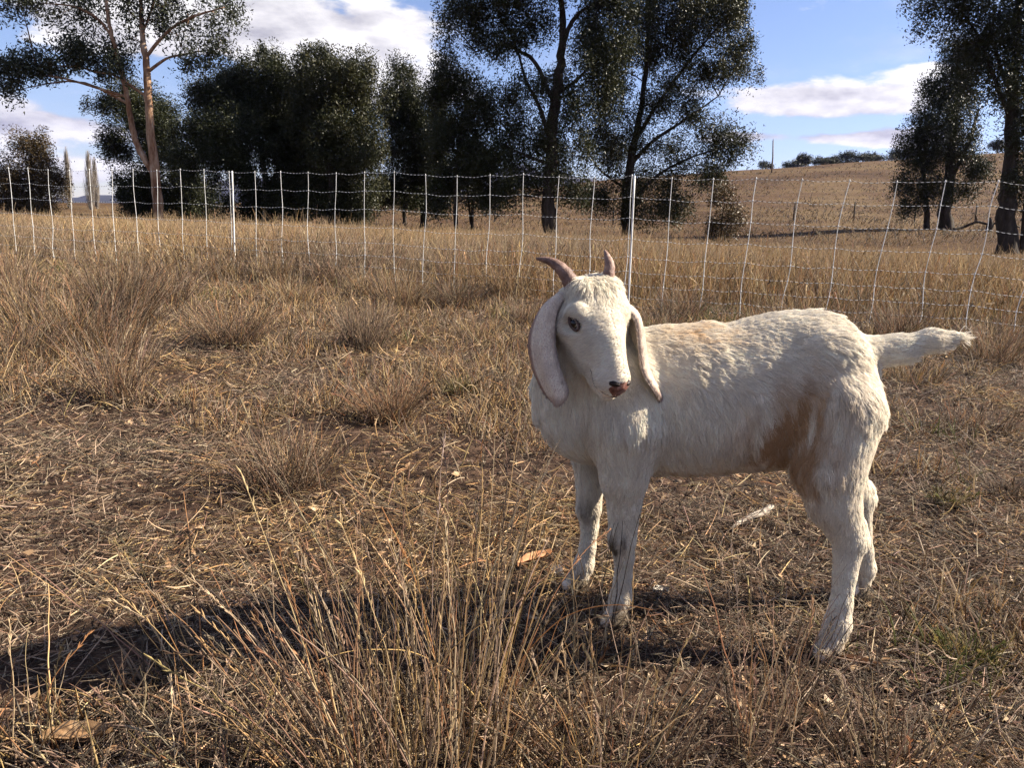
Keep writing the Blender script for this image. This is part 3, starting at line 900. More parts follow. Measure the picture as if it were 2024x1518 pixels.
def build_net_fence():
    x0, y0 = fence_xy(15)
    root = empty('netting_fence', (float(x0), float(y0), 0.))
    tag(root, 'white electric netting fence with twisted line strands crossing the dry grass', 'fence')
    O = AX((float(x0), float(y0), 0.))
    white = mat_noise('white_plastic', [(.35, (.50, .49, .46)), (.5, (.66, .65, .62)), (.65, (.78, .78, .76))], 7, .5)
    # polywire: dark and white filaments twisted together, so the colour alternates along the line
    tw, nt, b = mat_new('twisted_polywire')
    tc = nt.nodes.new('ShaderNodeTexCoord'); wv = nt.nodes.new('ShaderNodeTexWave'); wv.bands_direction = 'X'; wv.wave_profile = 'SAW'
    wv.inputs['Scale'].default_value = 9.5; wv.inputs['Distortion'].default_value = 0.
    nt.links.new(tc.outputs['Object'], wv.inputs['Vector'])
    rp = ramp(nt, [(.0, (.72, .72, .70)), (.50, (.72, .72, .70)), (.56, (.06, .06, .06)), (1., (.06, .06, .06))]); nt.links.new(wv.outputs['Fac'], rp.inputs[0])
    nt.links.new(rp.outputs[0], b.inputs['Base Color']); b.inputs['Roughness'].default_value = .55
    r2 = np.random.default_rng(21)
    ks = np.arange(-9, 42)
    # height of the top line sags between posts; every strand has its own kinks
    posts = {-3: 0, 10: 0, 23: 0, 36: 0}
    def top(k):
        d = np.min(np.abs(np.asarray(k)[..., None] - np.array(list(posts))), -1)
        return FENCE_H - .012 * np.sin(np.clip(d / 6.5, 0, 1) * math.pi / 2) + .006 * np.sin(np.asarray(k) * 1.7)
    rows = np.array([1.0, .845, .69, .535, .40, .29, .19, .10, .03])      # share of the height
    lean = {}
    for k in ks:
        x, y = fence_xy(k); g = float(land(np.array([x]), np.array([y]))[0])
        H = float(top(k)); off = r2.normal(0, .012, len(rows)); off[0] *= .4
        off = np.convolve(np.r_[off[0], off, off[-1]], [.25, .5, .25], 'valid')
        if k > 24:
            off = off + ((k - 24) / 8.) * (.075 * rows ** 3.0 - .012 * (1 - rows) + .018 * np.sin(rows * 9 + k * 1.3))
        lean[k] = off
        hz = g + H * rows
        pth = np.stack([x + off * math.cos(FENCE_A), y + off * math.sin(FENCE_A), hz], 1)
        pth = np.vstack([pth, [pth[-1, 0], pth[-1, 1], g]])
        fine = np.vstack([pth[0] + (0, 0, .012), spline(pth, 26)])
        v, f = tube(fine, np.full(len(fine), .0025), 6)
        parts = [(v, f)]
        for q in pth[:-1]:                      # the knuckle where a line is clipped to the strand
            kv, kf = tube(np.array([q + (0, 0, -.008), q + (0, 0, -.003), q + (0, 0, .003), q + (0, 0, .008)]), [.0026, .0046, .0046, .0026], 6)
            parts.append((kv, kf))
        v, f = join(parts)
        mesh_obj('vertical_strand', v - O, f, white, root)
    for r in range(len(rows)):
        pts = []
        for k in ks:
            x, y = fence_xy(k); g = float(land(np.array([x]), np.array([y]))[0]); o = lean[k][r]
            pts.append((x + o * math.cos(FENCE_A), y + o * math.sin(FENCE_A), g + float(top(k)) * rows[r]))
            if k != ks[-1]:
                xm, ym = fence_xy(k + .5); pts.append((xm, ym, float(land(np.array([xm]), np.array([ym]))[0]) * .5 + g * .5 + float(top(k + .5)) * rows[r] - .006 - .006 * r2.random()))
        v, f = tube(spline(np.array(pts), len(pts) * 3), np.full(len(pts) * 3, .0016), 5)
        mesh_obj('line_wire', v - O, f, tw, root)
    for k in (-3, 10, 23, 36):
        x, y = fence_xy(k + .12); g = float(land(np.array([x]), np.array([y]))[0])
        tl = -.022 if k == 23 else .0
        pth = np.array([(x, y, g - .08), (x + tl * .5, y, g + .5), (x + tl, y, g + FENCE_H + .004)])
        v, f = tube(spline(pth, 8), np.full(8, .0075), 10)
        mesh_obj('post', v - O, f, white, root)


def build_wire_fence():
    """the old paddock fence at the foot of the hill."""
    steel = mat_noise('weathered_post', [(.35, (.035, .028, .022)), (.7, (.09, .075, .06))], 9, .85)
    root = empty('wire_fence', (22., 62., 1.2))
    tag(root, 'old thin wire fence on dark posts at the foot of the hill', 'fence')
    O = AX((22., 62., 1.2))
    P = []
    for x in np.arange(-16, 50, 4.7):
        y = 62.5 - .02 * (x - 20); g = float(land(np.array([x]), np.array([y]))[0]); P.append((x, y, g))
        j = .05 * math.sin(x * 3.3)
        v, f = tube(np.array([(x, y, g - .3), (x + j * .5, y, g + .8), (x + j, y, g + 1.45)]), [.06, .055, .05], 6)
        mesh_obj('post', v - O, f, steel, root)
    P = np.array(P)
    for hh in (.35, .75, 1.1, 1.38):
        q = P + (0, 0, hh)
        v, f = tube(q, np.full(len(q), .007), 4)
        mesh_obj('line_wire', v - O, f, steel, root)


# ------------------------------------------------------------------ grass, litter
STRAW = np.array([(.50, .36, .18), (.42, .28, .13), (.66, .52, .31), (.30, .20, .10), (.50, .41, .28), (.26, .185, .13), (.36, .19, .09), (.58, .43, .21)])
GREY = np.array([(.34, .28, .215), (.26, .205, .155), (.42, .35, .26), (.20, .145, .105), (.30, .20, .145), (.47, .38, .26)])


def pick(pal, n, var=.20):
    c = pal[rng.integers(0, len(pal), n)]
    return np.clip(np.array([.645, .585, .535]) * c * (1 + var * rng.normal(0, 1, (n, 1))) * (1 + .04 * rng.normal(0, 1, (n, 3))), .01, .9)


def blades(x, y, h, lean_az, lean, bend, k=5, z=None):
    """stems rooted on the land: height h, leaning at angle lean (rad) towards lean_az, curving further by bend."""
    n = len(x)
    z = land(x, y) if z is None else z
    t = np.linspace(0, 1, k)
    ang = lean[:, None] + bend[:, None] * t[None] ** 1.5
    ds = h[:, None] / (k - 1)
    dx = np.sin(ang) * ds; dz = np.cos(ang) * ds
    r = np.concatenate([np.zeros((n, 1)), np.cumsum((dx[:, 1:] + dx[:, :-1]) / 2, 1)], 1)
    zz = np.concatenate([np.zeros((n, 1)), np.cumsum((dz[:, 1:] + dz[:, :-1]) / 2, 1)], 1)
    P = np.stack([x[:, None] + r * np.cos(lean_az)[:, None], y[:, None] + r * np.sin(lean_az)[:, None], z[:, None] - .004 + zz], -1)
    return P


def in_view(x, y, pad=.12):
    return np.abs(x) < y * (.665 + pad) + .35


def seed_heads(P, share, n_spk, length, rad, col):
    """short spikelets up the last part of each stem."""
    n, k = P.shape[:2]
    idx = np.where(rng.random(n) < share)[0]
    if len(idx) == 0:
        return np.zeros((0, 3, 3)), np.zeros((0, 3)), np.zeros((0, 3))
    rep = np.repeat(idx, n_spk)
    f = .72 + .28 * rng.random(len(rep)); g = f * (k - 1); i = np.clip(g.astype(int), 0, k - 2); u = (g - i)[:, None]
    base = P[rep, i] * (1 - u) + P[rep, i + 1] * u
    ax = nrm(P[rep, i + 1] - P[rep, i]); side = nrm(rng.normal(0, 1, (len(rep), 3))); d = nrm(ax + .38 * side)
    L = length * (.6 + .8 * rng.random((len(rep), 1)))
    Q = np.stack([base, base + d * L * .5, base + d * L], 1)
    R = np.stack([np.full(len(rep), rad * .6), np.full(len(rep), rad * 1.3), np.full(len(rep), rad * .2)], 1)
    return Q, R, np.clip(col[rep], 0, .9)


def stack(name, sets, mat, parent=None, O=None):
    """several strand sets with different point counts are resampled to one count and linked as one object"""
    k = max(s[0].shape[1] for s in sets)
    PP, RR, CC = [], [], []
    for P, R, Cc in sets:
        if len(P) == 0:
            continue
        if P.shape[1] != k:
            t = np.linspace(0, P.shape[1] - 1, k); i = np.clip(t.astype(int), 0, P.shape[1] - 2); u = t - i
            P = P[:, i] * (1 - u)[None, :, None] + P[:, i + 1] * u[None, :, None]; R = R[:, i] * (1 - u) + R[:, i + 1] * u
        PP.append(P); RR.append(R); CC.append(Cc)
    P = np.concatenate(PP)
    if O is not None:
        P = P - O
    return strands(name, P, np.concatenate(RR), mat, parent, np.concatenate(CC))


def build_litter(straw):
    # fallen straw and trampled leaves, matted over the soil
    n = 440000
    y = .42 + 9.5 * rng.random(n * 3) ** 1.75; x = (rng.random(n * 3) * 2 - 1) * (y * .86 + .5)
    d = .62 + .55 * fbm(np.c_[x, y] / .32, 3, 81) + .25 * fbm(np.c_[x, y] / 1.3, 2, 82)
    ok = rng.random(n * 3) < np.clip(d, .10, 1.) * np.clip((x * 0 + .45 + y * .12), .4, 1)
    x, y = x[ok][:n], y[ok][:n]; n = len(x)
    L = (.009 + .065 * rng.random(n) ** 3.2) * (1 + .10 * y)
    az = rng.random(n) * 2 * math.pi
    P = blades(x, y, L, az, np.radians(62 + 26 * rng.random(n)), rng.normal(0, .45, n), 4)
    P[..., 2] += (rng.random(n) ** 2 * .022 * (1 + .1 * y))[:, None]
    P[..., 2] = np.maximum(P[..., 2], land(x, y)[:, None] + .0012)
    rad = (.00024 + .00045 * rng.random(n) ** 3) * (1 + .34 * y)
    R = rad[:, None] * np.array([.9, 1.1, 1., .45])[None]
    patch = fbm(np.c_[x, y] / .5, 3, 83)
    c = np.where((patch + .35 * rng.normal(0, 1, n) > -.05)[:, None], pick(STRAW, n), pick(GREY, n))
    c *= 1.42; dark = rng.random(n) < .58; c[dark] *= .10 + .35 * rng.random((dark.sum(), 1))
    a = strands('ground_litter', P, R, straw, None, c)
    tag(a, 'matted dry straw and broken grass covering the soil', 'straw', kind='stuff')


def build_short_grass(straw):
    # short upright dead grass and a few green shoots between
    n = 70000
    y = .5 + 8.5 * rng.random(n * 3) ** 1.5; x = (rng.random(n * 3) * 2 - 1) * (y * .86 + .5)
    dn = fbm(np.c_[x, y] / .28, 3, 84) + .55 * fbm(np.c_[x, y] / 1.6, 2, 85) + .10 * (y - 2.2)
    ok = dn + .22 * rng.normal(0, 1, n * 3) > .28
    x, y = x[ok][:n], y[ok][:n]; n = len(x)
    h = (.02 + .065 * rng.random(n) ** 1.6) * (1 + .16 * y)
    az = rng.random(n) * 2 * math.pi
    P = blades(x, y, h, az, np.radians(8 + 45 * rng.random(n)), rng.normal(.35, .5, n), 4)
    rad = (.0005 + .0005 * rng.random(n)) * (1 + .26 * y)
    R = rad[:, None] * np.array([1., 1., .8, .25])[None]
    c = pick(STRAW, n); g = rng.random(n) < .35; c[g] = pick(GREY, g.sum())
    c *= 1.15; dk = rng.random(n) < .40; c[dk] *= .15 + .3 * rng.random((dk.sum(), 1))
    gm = fbm(np.c_[x, y] / .45, 2, 86) > .62
    green = gm & (rng.random(n) < .65); c[green] = pick(np.array([(.16, .17, .05), (.11, .13, .045), (.22, .20, .07)]), green.sum())
    o = strands('short_grass', P, R, straw, None, c)
    tag(o, 'short dead grass with a few green shoots on the paddock floor', 'grass', kind='stuff')


def build_tall_grass(straw):
    sets = []
    # standing hay either side of and beyond the netting, thinning out towards the trees
    n = 175000
    y = 4.6 + 27 * rng.random(n * 3) ** 1.35; x = (rng.random(n * 3) * 2 - 1) * (y * .85 + 1.2)
    fy = FENCE_O[1] + (x - FENCE_O[0]) * math.tan(FENCE_A)                 # the fence line at this x
    front = fy - np.interp(x, [-3, -1, .8, 2], [.45, .30, .05, -.2]) - .6 * fbm(np.c_[x, x * 0] / 1.5, 2, 87)
    edge = np.clip((y - front) / 1.3, 0, 1)
    patch = .75 + .45 * fbm(np.c_[x, y] / 1.1, 3, 88)
    far_end = np.interp(x / y, [-.75, -.2, .1, .3, .75], [34, 32, 27, 20, 18])
    ok = (rng.random(n * 3) < edge * np.clip(patch, .12, 1)) & (y < far_end)
    x, y, edge, patch = x[ok][:n], y[ok][:n], edge[ok][:n], patch[ok][:n]; n = len(x)
    h = (.26 + .24 * rng.random(n)) * (.55 + .45 * edge) * np.clip(.65 + .42 * patch, .5, 1.2)
    h *= np.where(rng.random(n) < .06, 1.35, 1.)
    az = rng.random(n) * 2 * math.pi
    P = blades(x, y, h, az, np.radians(3 + 20 * rng.random(n)), np.abs(rng.normal(.25, .45, n)), 5)
    rad = (.0008 + .0006 * rng.random(n)) * (.55 + .13 * y)
    R = rad[:, None] * np.array([1., 1., .9, .8, .3])[None]
    tone = fbm(np.c_[x, y] / 1.8, 3, 89) + .3 * rng.normal(0, 1, n)
    c = np.where((tone > -.25)[:, None], pick(STRAW, n), pick(GREY, n))
    c *= 1.1; dk = rng.random(n) < .34; c[dk] *= .2 + .4 * rng.random((dk.sum(), 1))
    warm = np.clip((y - 6) / 8, 0, 1)[:, None]; c = c * (1 - warm * .3) + warm * .3 * np.array([.44, .31, .16])[None]
    sets.append((P, R, c))
    sh = seed_heads(P, .10, 6, .022, .0016, c)
    sh = (sh[0], sh[1] * 2.2, sh[2]); sets.append(sh)
    o = stack('tall_grass', sets, straw)
    tag(o, 'golden waist-high dead grass standing along and behind the netting', 'grass', kind='stuff')


def tussock(name, x, y, rad, h, n, pal, straw, spread=.45, seedhead=.25, lean=(0., 0.), thick=1., k=7):
    """one clump: stems fan out from a tight base."""
    a = rng.random(n) * 2 * math.pi; r = rad * np.sqrt(rng.random(n)) * .55
    bx, by = x + r * np.cos(a), y + r * np.sin(a)
    az = a + rng.normal(0, 1.1, n)
    ln = np.abs(rng.normal(0, spread, n)) * .6 + .55 * spread * r / (rad * .55)
    vx = np.sin(ln) * np.cos(az) + lean[0]; vy = np.sin(ln) * np.sin(az) + lean[1]
    az = np.arctan2(vy, vx); ln = np.clip(np.hypot(vx, vy), 0, 1.4)
    hh = h * (.35 + .65 * rng.random(n) ** .8)
    bend = np.abs(rng.normal(.10, .28, n)) + np.where(rng.random(n) < .10, 1.2 * rng.random(n), 0)
    P = blades(bx, by, hh, az, ln, bend, k)
    P[:, 1:, :2] += np.cumsum(rng.normal(0, .010, (n, k - 1, 2)) * (h / k * 2)[..., None] if False else rng.normal(0, .0016, (n, k - 1, 2)), 1)
    dist = math.hypot(x, y)
    rr = (.00034 + .00042 * rng.random(n) ** 1.5) * thick * (1 + .22 * max(0, dist - 1))
    R = rr[:, None] * np.linspace(1.15, .35, k)[None] ** .7
    c = pick(pal, n, .24); dk = rng.random(n) < .42; c[~dk] *= 1.2; c[dk] *= .16 + .35 * rng.random((dk.sum(), 1))
    sets = [(P, R, c)]
    # basal leaves: shorter, curled over
    m = n // 2
    a2 = rng.random(m) * 2 * math.pi; r2 = rad * .7 * np.sqrt(rng.random(m))
    P2 = blades(x + r2 * np.cos(a2), y + r2 * np.sin(a2), h * (.15 + .35 * rng.random(m)), a2 + rng.normal(0, .6, m), .3 + .6 * rng.random(m), np.abs(rng.normal(.6, .5, m)), k)
    sets.append((P2, (.0005 + .0004 * rng.random(m))[:, None] * thick * (1 + .22 * max(0, dist - 1)) * np.linspace(1, .2, k)[None], pick(pal, m) * .7))
    if seedhead:
        sets.append(seed_heads(P, seedhead, 9, .009 if dist < 2 else .015, .00055 * thick * (1 + .2 * max(0, dist - 1)), c))
    z = float(land(np.array([x]), np.array([y]))[0])
    o = stack(name, sets, straw, None, AX((x, y, z)))
    o.location = (x, y, z)
    return o


# ------------------------------------------------------------------ trees
# every tree: where it stands (x, y); stems as (dx, height, radius) in metres; leafy masses as (dx, height, half-width, half-height)
TREES = {
    'gum': dict(loc=(-13.62, 30),
        stems=[[(-0.0, -0.11, 0.3), (-0.06, 0.98, 0.26), (-0.13, 2.28, 0.24), (-0.18, 3.73, 0.22), (-0.23, 4.98, 0.2), (-0.24, 6.2, 0.18), (-0.32, 7.06, 0.14), (-0.31, 8.09, 0.1), (-0.27, 9.43, 0.06)], [(-0.15, 2.18, 0.18), (-0.57, 2.81, 0.16), (-0.8, 3.52, 0.15), (-0.91, 4.42, 0.14), (-1.02, 5.47, 0.12), (-1.25, 6.51, 0.11), (-1.38, 7.37, 0.1), (-1.43, 8.55, 0.06)], [(-0.19, 6.31, 0.1), (0.62, 7.12, 0.08), (1.6, 7.63, 0.06), (2.82, 7.97, 0.03)], [(-0.15, 5.8, 0.09), (0.52, 6.21, 0.07), (1.42, 6.44, 0.04), (2.04, 6.55, 0.024)], [(-0.27, 4.94, 0.08), (-0.88, 5.25, 0.07), (-1.51, 5.6, 0.06), (-2.01, 5.65, 0.05), (-2.91, 5.82, 0.03), (-4.3, 5.79, 0.02)], [(-1.36, 6.82, 0.08), (-1.7, 7.35, 0.07), (-2.22, 7.68, 0.06), (-2.85, 7.86, 0.04), (-4.31, 7.9, 0.02)], [(-0.41, 7.06, 0.07), (-0.09, 7.58, 0.06), (0.19, 8.27, 0.04)]],
        blobs=[(-2.78, 6.37, 1.1, 0.6), (-3.72, 6.07, 1.3, 0.68), (-4.48, 5.87, 0.9, 0.6), (-5.26, 5.49, 0.76, 0.68), (-2.06, 6.05, 0.9, 0.6), (-1.13, 6.08, 0.52, 0.52), (-1.56, 6.59, 0.56, 0.4), (1.84, 6.37, 0.8, 0.68), (2.41, 6.73, 0.48, 0.56), (2.45, 7.88, 1.0, 0.4), (1.26, 7.67, 0.52, 0.32), (1.13, 7.03, 0.4, 0.28), (-4.5, 7.79, 1.5, 0.36), (-3.23, 7.74, 0.8, 0.32), (-2.13, 7.68, 0.56, 0.36), (-0.57, 7.74, 0.6, 0.52), (0.07, 7.68, 0.68, 0.48), (0.63, 8.04, 0.56, 0.32), (-0.8, 6.96, 0.48, 0.36), (-3.52, 8.64, 2.4, 0.56), (0.13, 8.94, 2.4, 0.68), (-5.49, 4.95, 0.44, 0.28)]),
    't2': dict(loc=(-21.4, 46),
        stems=[[(0.0, -0.34, 0.307), (0.04, 1.45, 0.276), (0.22, 3.71, 0.215), (-0.1, 5.91, 0.123)]],
        blobs=[(-0.66, 6.11, 1.69, 1.17), (-1.56, 4.06, 1.29, 0.86), (0.84, 4.57, 1.69, 1.38), (0.11, 1.73, 2.61, 1.53), (1.93, 3.08, 1.17, 1.38), (2.58, 1.26, 1.38, 1.38), (-1.25, 0.97, 1.07, 1.23), (0.34, 6.07, 1.07, 0.92)]),
    't3': dict(loc=(-28.46, 46),
        stems=[[(0.0, -0.65, 0.276), (0.1, 1.2, 0.215), (0.27, 3.19, 0.123)]],
        blobs=[(0.16, 3.6, 1.29, 0.98), (0.15, 1.77, 1.9, 1.47), (1.34, 2.1, 0.74, 1.23), (-1.4, 1.57, 0.8, 1.23), (0.01, 0.19, 2.09, 0.77)]),
    't5': dict(loc=(-12.25, 38),
        stems=[[(0.0, -0.08, 0.228), (0.13, 1.16, 0.203), (0.02, 2.8, 0.177), (-0.29, 4.63, 0.127), (-0.6, 6.19, 0.076)], [(0.09, 1.51, 0.152), (0.7, 2.82, 0.127), (0.93, 4.67, 0.101), (0.87, 6.7, 0.051)]],
        blobs=[(-1.44, 5.83, 1.72, 1.22), (-2.5, 6.01, 0.71, 0.71), (0.71, 6.58, 1.65, 1.32), (-0.92, 3.46, 2.28, 1.65), (-2.21, 4.21, 1.06, 1.14), (1.01, 4.33, 1.77, 1.9), (-0.5, 1.37, 2.28, 1.06), (1.45, 1.57, 1.14, 1.14), (0.38, 7.74, 0.71, 0.41), (-1.76, 6.82, 0.76, 0.41), (1.98, 4.94, 1.14, 1.77), (1.83, 2.87, 1.39, 1.52), (-0.27, 5.31, 1.52, 1.52)]),
    't6': dict(loc=(-8.53, 36),
        stems=[[(0.0, 0.11, 0.336), (0.01, 1.73, 0.288), (-0.09, 3.49, 0.216), (-0.3, 5.21, 0.144), (-0.46, 6.9, 0.072)], [(0.02, 2.39, 0.168), (0.82, 3.96, 0.12), (1.16, 5.69, 0.072)]],
        blobs=[(-0.55, 7.27, 0.91, 0.86), (0.49, 6.41, 1.56, 1.2), (-0.3, 4.89, 1.73, 1.56), (1.32, 5.8, 0.96, 1.15), (0.82, 3.74, 1.68, 1.44), (-0.33, 2.49, 2.16, 1.15), (-0.11, 1.28, 2.4, 0.77), (1.39, 1.67, 0.96, 0.91), (-1.41, 6.02, 0.6, 0.96), (1.54, 7.18, 0.62, 0.34), (1.84, 3.89, 0.67, 0.82)]),
    't7': dict(loc=(-4.89, 41),
        stems=[[(0.0, 0.04, 0.246), (-0.1, 1.45, 0.219), (-0.32, 3.46, 0.164), (-0.81, 5.41, 0.109), (-1.21, 7.34, 0.068)]],
        blobs=[(-1.39, 7.76, 0.77, 0.55), (-0.92, 6.62, 1.15, 1.15), (-0.3, 5.55, 1.31, 1.42), (-1.31, 4.16, 1.23, 1.5), (0.12, 3.47, 1.23, 1.37), (-1.03, 2.3, 1.64, 1.15), (0.54, 1.85, 0.82, 0.96), (-1.96, 5.86, 0.68, 1.09), (-2.2, 2.0, 0.68, 0.96), (0.63, 4.24, 0.82, 1.23), (0.72, 5.96, 0.6, 1.09)]),
    't7b': dict(loc=(-2.66, 34),
        stems=[[(0.0, 0.25, 0.159), (-0.08, 1.69, 0.136), (-0.02, 3.57, 0.113), (0.26, 5.21, 0.091), (0.11, 6.8, 0.045)], [(-0.02, 3.57, 0.079), (1.13, 4.43, 0.057), (1.47, 5.66, 0.034)]],
        blobs=[(-0.59, 7.21, 0.5, 0.68), (-0.19, 6.29, 0.86, 0.95), (0.59, 5.42, 0.82, 1.0), (-0.04, 4.59, 0.82, 1.02), (0.63, 3.39, 1.09, 1.09), (-0.32, 2.62, 0.91, 0.95), (1.2, 2.37, 0.68, 0.73), (-0.62, 1.46, 0.5, 0.54), (1.23, 4.74, 0.45, 0.68), (-0.82, 5.97, 0.59, 1.02), (-0.78, 4.15, 0.68, 1.13), (1.27, 3.41, 0.68, 0.91), (1.75, 1.97, 0.68, 0.68)]),
    't7c': dict(loc=(-2.55, 44),
        stems=[[(0.0, 0.11, 0.147), (-0.04, 1.54, 0.132), (-0.03, 2.9, 0.088)], [(-0.01, 0.44, 0.103), (-0.24, 1.53, 0.088), (-0.36, 2.89, 0.059)]],
        blobs=[(-0.03, 2.22, 0.94, 0.88), (-0.47, 2.88, 0.88, 0.88), (0.96, 1.72, 0.73, 0.53)]),
    't7d': dict(loc=(-6.9, 48),
        stems=[[(0.0, -0.11, 0.192), (-0.04, 1.09, 0.16), (-0.15, 2.57, 0.096)]],
        blobs=[(-0.03, 2.28, 1.28, 0.96), (-0.79, 1.8, 0.96, 0.9), (0.57, 2.89, 0.96, 0.96)]),
    't8': dict(loc=(1.38, 33),
        stems=[[(0.0, -0.11, 0.55), (-0.09, 0.8, 0.462), (-0.15, 1.62, 0.418), (-0.14, 3.64, 0.374), (-0.08, 5.62, 0.308), (0.06, 6.97, 0.264), (0.07, 8.3, 0.198), (-0.11, 10.15, 0.132), (-0.38, 12.49, 0.066)], [(-0.02, 7.64, 0.154), (0.33, 8.4, 0.132), (0.8, 8.98, 0.11), (1.86, 9.58, 0.077), (2.49, 10.61, 0.044)], [(-0.09, 5.52, 0.154), (-0.91, 6.94, 0.121), (-1.54, 7.39, 0.099), (-2.36, 7.64, 0.066), (-3.36, 7.32, 0.033)], [(-0.12, 4.04, 0.154), (-0.74, 5.4, 0.121), (-1.3, 6.34, 0.088), (-1.76, 7.67, 0.066), (-2.4, 8.77, 0.033)], [(-0.11, 3.04, 0.132), (-1.17, 3.4, 0.088), (-2.01, 3.77, 0.044)], [(-0.04, 5.81, 0.132), (0.93, 6.62, 0.088), (1.67, 7.79, 0.044)], [(-0.11, 2.13, 0.11), (-0.89, 1.8, 0.077), (-1.74, 1.97, 0.033)]],
        blobs=[(-3.11, 8.84, 1.21, 1.1), (-2.03, 9.53, 1.32, 1.32), (-1.18, 8.35, 1.1, 0.88), (-3.28, 7.8, 0.88, 0.4), (-2.16, 7.56, 0.92, 0.48), (-0.3, 10.88, 2.64, 1.76), (1.41, 8.73, 1.1, 1.14), (1.3, 7.21, 1.06, 0.99), (-1.08, 6.06, 0.88, 0.79), (-2.09, 5.73, 0.62, 0.48), (-1.74, 4.77, 0.99, 0.79), (-0.58, 4.12, 1.1, 1.1), (-1.9, 3.37, 1.06, 0.92), (0.69, 5.45, 0.92, 0.99), (0.69, 3.67, 0.99, 0.92), (-0.72, 2.62, 1.36, 0.88), (-1.95, 2.06, 0.79, 0.53), (0.76, 2.27, 0.99, 0.66), (-2.31, 11.53, 1.98, 1.32), (1.1, 10.56, 1.54, 1.32), (-4.61, 8.41, 0.35, 0.66), (-4.12, 8.99, 0.66, 0.66), (2.06, 9.68, 0.99, 1.21), (2.31, 8.01, 0.79, 1.1), (1.87, 6.27, 0.79, 0.99), (0.13, 6.4, 0.66, 0.66)]),
    't9': dict(loc=(4.92, 36),
        stems=[[(0.0, -0.06, 0.36), (-0.05, 1.12, 0.336), (-0.09, 2.68, 0.288), (0.07, 4.22, 0.24), (0.28, 5.73, 0.192), (0.38, 7.42, 0.144), (0.36, 9.49, 0.096), (0.27, 11.5, 0.048)], [(-0.05, 3.34, 0.144), (0.91, 4.47, 0.12), (2.19, 5.38, 0.084), (3.66, 6.5, 0.036)], [(0.12, 4.44, 0.144), (1.21, 6.4, 0.108), (2.4, 8.12, 0.084), (3.59, 9.61, 0.036)], [(-0.08, 1.79, 0.12), (1.46, 3.18, 0.084), (3.42, 4.13, 0.048), (4.98, 4.41, 0.024)], [(-0.06, 2.24, 0.096), (-1.26, 3.07, 0.06), (-1.99, 3.92, 0.036)]],
        blobs=[(0.52, 9.7, 1.8, 1.44), (2.3, 9.36, 1.44, 1.32), (3.59, 9.61, 1.08, 1.2), (4.03, 10.64, 0.72, 0.96), (2.79, 11.19, 1.92, 1.2), (0.86, 8.07, 1.44, 1.08), (2.88, 7.73, 1.44, 0.91), (4.3, 7.88, 0.91, 0.86), (4.56, 8.62, 0.53, 0.62), (-0.99, 7.58, 0.91, 1.2), (-1.0, 6.11, 0.86, 1.08), (0.78, 6.18, 0.96, 0.82), (2.13, 6.12, 0.96, 0.67), (-0.02, 4.86, 1.01, 0.86), (3.33, 5.21, 1.15, 0.82), (1.83, 4.28, 1.1, 0.72), (-0.73, 3.75, 1.15, 1.01), (1.03, 2.83, 1.44, 0.86), (3.03, 3.46, 1.32, 0.86), (4.3, 4.38, 0.82, 0.62), (5.06, 4.73, 0.38, 0.43), (-0.97, 2.09, 1.01, 0.77), (0.67, 1.6, 1.32, 0.67), (2.25, 1.88, 0.96, 0.77), (0.56, 11.91, 3.12, 1.44), (-1.6, 5.02, 0.82, 0.96), (1.84, 6.85, 0.96, 0.58)]),
    'bush': dict(loc=(8.81, 34),
        stems=[[(0.0, 0.35, 0.068), (-0.11, 1.07, 0.057), (-0.08, 1.71, 0.034)]],
        blobs=[(-0.16, 2.02, 0.73, 0.63), (0.06, 1.29, 0.73, 0.68), (-0.39, 0.85, 0.54, 0.45), (0.22, 0.76, 0.45, 0.36)]),
    't10': dict(loc=(25.84, 48),
        stems=[[(0.01, -0.11, 0.608), (-0.13, 1.62, 0.512), (-0.3, 3.96, 0.384), (-0.36, 6.26, 0.288), (-0.58, 8.51, 0.192), (-0.83, 10.71, 0.096)], [(-1.1, -0.06, 0.256), (-1.28, 1.58, 0.224), (-1.7, 3.62, 0.16), (-2.23, 5.62, 0.096)], [(-0.25, 2.8, 0.192), (0.37, 4.86, 0.16), (0.36, 6.86, 0.096)]],
        blobs=[(-1.0, 9.88, 1.22, 1.34), (-0.16, 8.25, 1.47, 1.34), (-1.71, 7.77, 1.15, 1.15), (-2.52, 6.18, 1.09, 1.02), (-0.85, 5.96, 1.76, 1.28), (-2.93, 4.87, 0.9, 0.7), (-1.76, 4.05, 1.47, 1.15), (0.27, 4.56, 1.15, 0.96), (-2.44, 2.42, 0.96, 0.9), (-1.19, 2.17, 1.09, 0.83), (1.17, 3.58, 1.09, 0.58), (-2.29, 1.39, 0.64, 0.58), (0.75, 2.39, 0.77, 0.58)]),
    't11': dict(loc=(18.64, 30),
        stems=[[(-0.03, 0.02, 0.52), (-0.22, 1.15, 0.46), (-0.33, 2.26, 0.4), (-0.5, 3.71, 0.34), (-0.68, 5.49, 0.28), (-0.87, 7.22, 0.2), (-1.08, 8.91, 0.14), (-1.33, 10.56, 0.08)], [(0.58, 0.05, 0.24), (0.34, 1.91, 0.22), (0.17, 3.74, 0.18), (0.1, 5.87, 0.12), (0.1, 7.94, 0.06)], [(-0.61, 4.6, 0.14), (-1.52, 6.16, 0.1), (-2.38, 7.51, 0.07), (-3.24, 8.33, 0.04)], [(-0.68, 5.49, 0.12), (-1.45, 6.85, 0.08), (-1.92, 8.04, 0.04)]],
